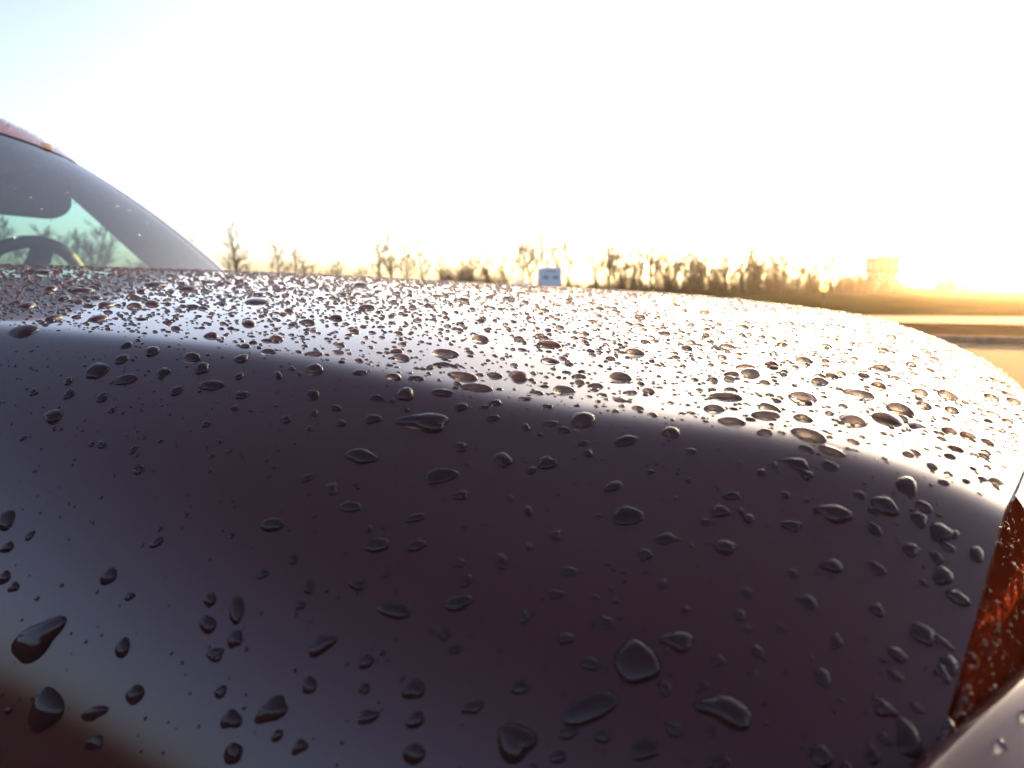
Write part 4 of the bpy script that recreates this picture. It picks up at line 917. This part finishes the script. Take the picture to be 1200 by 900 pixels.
 ('second largest rain drop on the upper dark flank beside the red lens', 'rain drops on the upper dark flank beside the red lens'),
 ('third largest rain drop on the upper dark flank beside the red lens', 'rain drops on the upper dark flank beside the red lens'),
 ('mid-sized round rain drop on the upper dark flank beside the red lens', 'rain drops on the upper dark flank beside the red lens'),
 ('mid-sized oval rain drop on the upper dark flank beside the red lens', 'rain drops on the upper dark flank beside the red lens'),
 ('small round rain drop on the upper dark flank beside the red lens', 'rain drops on the upper dark flank beside the red lens'),
 ('small oval rain drop on the upper dark flank beside the red lens', 'rain drops on the upper dark flank beside the red lens'),
 ('largest rain drop on the mid dark flank beside the red lens', 'rain drops on the mid dark flank beside the red lens'),
 ('second largest rain drop on the mid dark flank beside the red lens', 'rain drops on the mid dark flank beside the red lens'),
 ('third largest rain drop on the mid dark flank beside the red lens', 'rain drops on the mid dark flank beside the red lens'),
 ('mid-sized round rain drop on the mid dark flank beside the red lens', 'rain drops on the mid dark flank beside the red lens'),
 ('mid-sized oval rain drop on the mid dark flank beside the red lens', 'rain drops on the mid dark flank beside the red lens'),
 ('small oval rain drop on the mid dark flank beside the red lens', 'rain drops on the mid dark flank beside the red lens'),
 ('small wide flat rain drop on the mid dark flank beside the red lens', 'rain drops on the mid dark flank beside the red lens'),
 ('small round rain drop on the mid dark flank beside the red lens', 'rain drops on the mid dark flank beside the red lens'),
 ('largest rain drop on the lowest dark flank beside the red lens', 'rain drops on the lowest dark flank beside the red lens'),
 ('second largest rain drop on the lowest dark flank beside the red lens', 'rain drops on the lowest dark flank beside the red lens'),
 ('third largest rain drop on the lowest dark flank beside the red lens', 'rain drops on the lowest dark flank beside the red lens'),
 ('mid-sized round rain drop on the lowest dark flank beside the red lens', 'rain drops on the lowest dark flank beside the red lens'),
 ('small oval rain drop on the lowest dark flank beside the red lens', 'rain drops on the lowest dark flank beside the red lens'),
 ('largest rain drop on the upper dark flank at the left picture edge', 'rain drops on the upper dark flank at the left picture edge'),
 ('second largest rain drop on the upper dark flank at the left picture edge', 'rain drops on the upper dark flank at the left picture edge'),
 ('third largest rain drop on the upper dark flank at the left picture edge', 'rain drops on the upper dark flank at the left picture edge'),
 ('mid-sized oval rain drop on the upper dark flank at the left picture edge', 'rain drops on the upper dark flank at the left picture edge'),
 ('mid-sized round rain drop on the upper dark flank at the left picture edge', 'rain drops on the upper dark flank at the left picture edge'),
 ('small round rain drop on the upper dark flank at the left picture edge', 'rain drops on the upper dark flank at the left picture edge'),
 ('largest rain drop on the bright bonnet top at the left picture edge', 'rain drops on the bright bonnet top at the left picture edge'),
 ('second largest rain drop on the bright bonnet top at the left picture edge', 'rain drops on the bright bonnet top at the left picture edge'),
 ('third largest rain drop on the bright bonnet top at the left picture edge', 'rain drops on the bright bonnet top at the left picture edge'),
 ('mid-sized round rain drop on the bright bonnet top at the left picture edge', 'rain drops on the bright bonnet top at the left picture edge'),
 ('small round rain drop on the bright bonnet top at the left picture edge', 'rain drops on the bright bonnet top at the left picture edge')]
E1 = np.array([math.cos(YAW), math.sin(YAW)]); E2 = np.array([-math.sin(YAW), math.cos(YAW)])
TOPO = {}
def drop_mesh(x, y, wd, ln, rot, rr, rings=8, segs=28, rough=1.):
    """verts (world) and faces of one bead of water on the bonnet; flat domed, irregular outline"""
    ang = np.linspace(0, 2*np.pi, segs, endpoint=False)
    rad = 1+rough*(.09*rr.normal()*np.cos(2*ang+rr.uniform(0, 6.3))+.085*rr.normal()*np.cos(3*ang+rr.uniform(0, 6.3))+.04*rr.normal()*np.cos(4*ang+rr.uniform(0, 6.3))+.025*rr.normal()*np.cos(5*ang+rr.uniform(0, 6.3)))
    rad = np.clip(rad, .7, 1.4)
    H = min(.30*min(wd, ln), .0030)*rr.uniform(.85, 1.15)
    ca, sa = math.cos(rot), math.sin(rot)
    e1 = E1*ca+E2*sa; e2 = -E1*sa+E2*ca
    n0 = nrm(x, y)
    sk = rr.normal(0, .12, 2)
    # rings of the dome, its apex, and the wetted paint under it (two rings and a centre)
    rho = np.append(np.sin(np.linspace(0, np.pi/2, rings+1))[1:], [1.0])
    hh = np.append(H*np.maximum(0, 1-rho[:-1]**2.1)**.60, [-.00025])
    cr, sr = rad*np.cos(ang)*wd/2, rad*np.sin(ang)*ln/2
    A = rho[:, None]*cr+(sk[0]*wd*.5*(1-rho*rho))[:, None]; B = rho[:, None]*sr+(sk[1]*ln*.5*(1-rho*rho))[:, None]
    A = np.concatenate([A.ravel(), [sk[0]*wd*.5], .97*cr, .55*cr, [0.]]); B = np.concatenate([B.ravel(), [sk[1]*ln*.5], .97*sr, .55*sr, [0.]])
    hv = np.concatenate([np.repeat(hh, segs), [H], np.zeros(2*segs+1)])
    X = x+A*e1[0]+B*e2[0]; Y = y+(A*e1[1]+B*e2[1])*max(.25, n0[2]); Zs = zh(X, Y)
    Zs[-(2*segs+1):] += .00009
    V = np.stack([X+n0[0]*hv, Y+n0[1]*hv, Zs+n0[2]*hv], 1).tolist()
    if (rings, segs) not in TOPO:
        nr = rings+1; c = nr*segs
        F = [(c, i, (i+1) % segs) for i in range(segs)]
        F += [(k*segs+i, (k+1)*segs+i, (k+1)*segs+(i+1) % segs, k*segs+(i+1) % segs) for k in range(nr-1) for i in range(segs)]
        F.append(tuple(reversed(range((nr-1)*segs, nr*segs)))); nw = len(F); b0 = c+1; c2 = b0+2*segs
        F += [(b0+i, b0+(i+1) % segs, b0+segs+(i+1) % segs, b0+segs+i) for i in range(segs)]
        F += [(c2, b0+segs+i, b0+segs+(i+1) % segs) for i in range(segs)]
        TOPO[(rings, segs)] = (F, nw)
    F, nw = TOPO[(rings, segs)]
    return V, F, nw
HASH = {}
def free(x, y, r):
    k = 60.0; i, j = int(math.floor(x*k)), int(math.floor(y*k))
    for a in (-1, 0, 1):
        for b in (-1, 0, 1):
            for (px, py, pr) in HASH.get((i+a, j+b), ()):
                if (px-x)**2+(py-y)**2 < (pr+r)**2: return False
    return True
def put(x, y, r): HASH.setdefault((int(math.floor(x*60)), int(math.floor(y*60))), []).append((x, y, r))

def two_mats(o, wet):
    o.data.materials.append(WETPAINT); o.data.polygons.foreach_set('material_index', np.array(wet, dtype=np.int32))

def single_drop(x, y, wmm, lmm, lab, rot, rr):
    V, F, nw = drop_mesh(x, y, wmm/1000, lmm/1000, rot, rr)
    base = (x, y, float(zh(x, y))+CZ)
    o = mesh_obj('rain_drop', [(v[0]-x, v[1]-y, v[2]+CZ-base[2]) for v in V], F, WATER, None, True)
    o.location = base
    two_mats(o, [k >= nw for k in range(len(F))])
    tag(o, LABELS[lab][0], 'water drop', LABELS[lab][1])
for i, (x, y, wmm, lmm, lab) in enumerate(DROPS):
    rr = np.random.default_rng(1000+i)
    right = max(0, min(1, (x+.03)/.10))
    rot = rr.normal(0, .22)-right*.75
    single_drop(x, y, wmm, lmm, lab, rot, rr)
    put(x, y, .36*(wmm+lmm)/2000)
# the countless small beads between them
V_ALL, F_ALL, W_ALL = [], [], []
def bulk(N, smin, smed, sig, smax, region, thin, gap):
    n = 0
    for _ in range(N):
        x, y = region()
        if x > float(nose_x(y))-.004 or x < cowl_x(y)+.006: continue
        if RNG.random() > thin(x, y): continue
        s = min(smax, max(smin, smed*math.exp(RNG.normal(0, sig))))
        if not free(x, y, s*.5*gap): continue
        put(x, y, s*.5)
        asp = math.exp(RNG.normal(0, .22)); rot = RNG.uniform(-.6, .6)
        V, F, nw = drop_mesh(x, y, s*asp**.5*1.08, s/asp**.5, rot, RNG, 4, 12 if s > .003 else 9, 1.3)
        b = len(V_ALL); V_ALL.extend((v[0], v[1], v[2]+CZ) for v in V); F_ALL.extend(tuple(i+b for i in f) for f in F); W_ALL.extend(k >= nw for k in range(len(F))); n += 1
    return n
def crease_y(x): return YC-.675
top_thin = lambda x, y: 1.0 if y > .315 else 0.0
flank_thin = lambda x, y: 1.0 if y <= .33 else 0.0
U = RNG.uniform
bulk(2600, .0032, .0048, .30, .009, lambda: (U(-1.2, .2), U(.31, 1.7)), lambda x, y: 1. if (y > .42 or x < -.35) else .25, 1.0)
bulk(10500, .0015, .0028, .32, .0052, lambda: (U(-1.2, .2), U(.31, 1.15)), top_thin, 1.02)
bulk(5200, .0009, .0017, .32, .0030, lambda: (U(-.6, .2), U(.31, .66)), top_thin, 1.05)
bulk(420, .0018, .0026, .30, .0045, lambda: (U(-1.1, .05), U(.105, .34)), flank_thin, 1.3)
bulk(2400, .0005, .0009, .40, .0020, lambda: (U(-.6, .06), U(.105, .34)), flank_thin, 1.2)
o = mesh_obj('rain_droplets', V_ALL, F_ALL, WATER, None, True); two_mats(o, W_ALL)
tag(o, 'countless small rain droplets covering the bonnet between the larger drops', 'water droplets', kind='stuff')

# beads on roof edge, corner lens, bumper and windscreen
def beads(name, pts, label, hk=.32):
    VV, FF = [], []
    for P, n, s in pts:
        P = Vector(P); n = Vector(n).normalized(); a = n.cross(Vector((.3, .2, .93))).normalized(); b = n.cross(a)
        rings, segs = 4, 10; ph = U(0, 6.3); as_ = U(.8, 1.3); b0 = len(VV)
        for rho in (.38, .71, .92, 1.0, 1.0):
            last = len(VV)-b0 == 4*segs
            for i in range(segs):
                t = 2*math.pi*i/segs; r = rho*s/2*(1+.14*math.cos(2*t+ph)+.08*math.cos(3*t+ph*2))
                h = -.0015 if last else hk*s*max(0, 1-rho**2.1)**.6
                VV.append(P+a*(r*as_*math.cos(t))+b*(r/as_*math.sin(t))+n*h)
        VV.append(P+n*hk*s); c = len(VV)-1
        FF += [(c, b0+i, b0+(i+1) % segs) for i in range(segs)]
        FF += [(b0+k*segs+i, b0+(k+1)*segs+i, b0+(k+1)*segs+(i+1) % segs, b0+k*segs+(i+1) % segs) for k in range(4) for i in range(segs)]
        FF.append(tuple(reversed(range(b0+4*segs, b0+5*segs))))
    o = mesh_obj(name, [(v.x, v.y, v.z+CZ) for v in VV], FF, WATER, None, True)
    return tag(o, label, 'water droplets', kind='stuff')
def on_surface(fn, n, ur, vr, smed, sig=.35, flipn=False):
    L = []
    for _ in range(n):
        u, v = U(*ur), U(*vr); e = 1e-3
        p = Vector(fn(u, v)); nn = (Vector(fn(u+e, v))-p).cross(Vector(fn(u, v+e))-p)
        if nn.z < 0: nn = -nn
        L.append((p, nn, smed*math.exp(RNG.normal(0, sig))))
    return L
beads('roof_droplets', on_surface(roof_pt, 900, (-.9, 1), (.0, .35), .0042), 'small rain droplets sparkling on the front edge of the roof')
beads('windscreen_droplets', on_surface(screen_pt, 60, (-.6, 1), (.1, 1), .004), 'few small rain droplets on the windscreen glass')
_NR = nose_rows(0.0, .54, 60, 16)
def lens_pt(u, v):
    i = min(max(u*59, 0), 58.999); j = min(max(v*15, 0), 14.999); a, b = int(i), int(j); f, g = i-a, j-b
    return (_NR[a][b]*(1-f)+_NR[a+1][b]*f)*(1-g)+(_NR[a][b+1]*(1-f)+_NR[a+1][b+1]*f)*g
pts = []
for _ in range(900):
    u, v = U(.12, .98), U(.02, .98); e = 2e-3; p = lens_pt(u, v); nn = (lens_pt(u+e, v)-p).cross(lens_pt(u, v+e)-p)
    if nn.y > 0: nn = -nn
    pts.append((p, nn, .0009*math.exp(RNG.normal(0, .5))))
beads('lens_droplets', pts, 'glinting rain droplets on the dark red corner lens')
pts = []
def bump_pt(s, k):
    p = lip(s); d = (lip(min(s+.01, 1))-lip(max(s-.01, 0))).normalized(); o_ = d.cross(Vector((0, 0, 1))).normalized()
    fade = min(1, (s+.15)/.35); a_, b_ = .006+k*.044, .0012+.029*k**1.3
    return p+o_*(a_*(.55+.45*fade))+Vector((0, 0, -b_))
for s, k, sz in [(.40, .30, .008), (.375, .35, .004), (.36, .6, .003), (.44, .5, .005), (.38, .05, .003), (.41, .04, .003), (.42, .04, .0026)]+[(U(.2, .6), U(0, 1), U(.001, .0035)) for _ in range(40)]:
    e = 2e-3; p = bump_pt(s, k); nn = (bump_pt(s+e, k)-p).cross(bump_pt(s, k+e)-p)
    if nn.z < 0: nn = -nn
    pts.append((p, nn, sz))
beads('bumper_droplets', pts, 'rain droplets on the pale bumper edge in the lower right corner', .4)
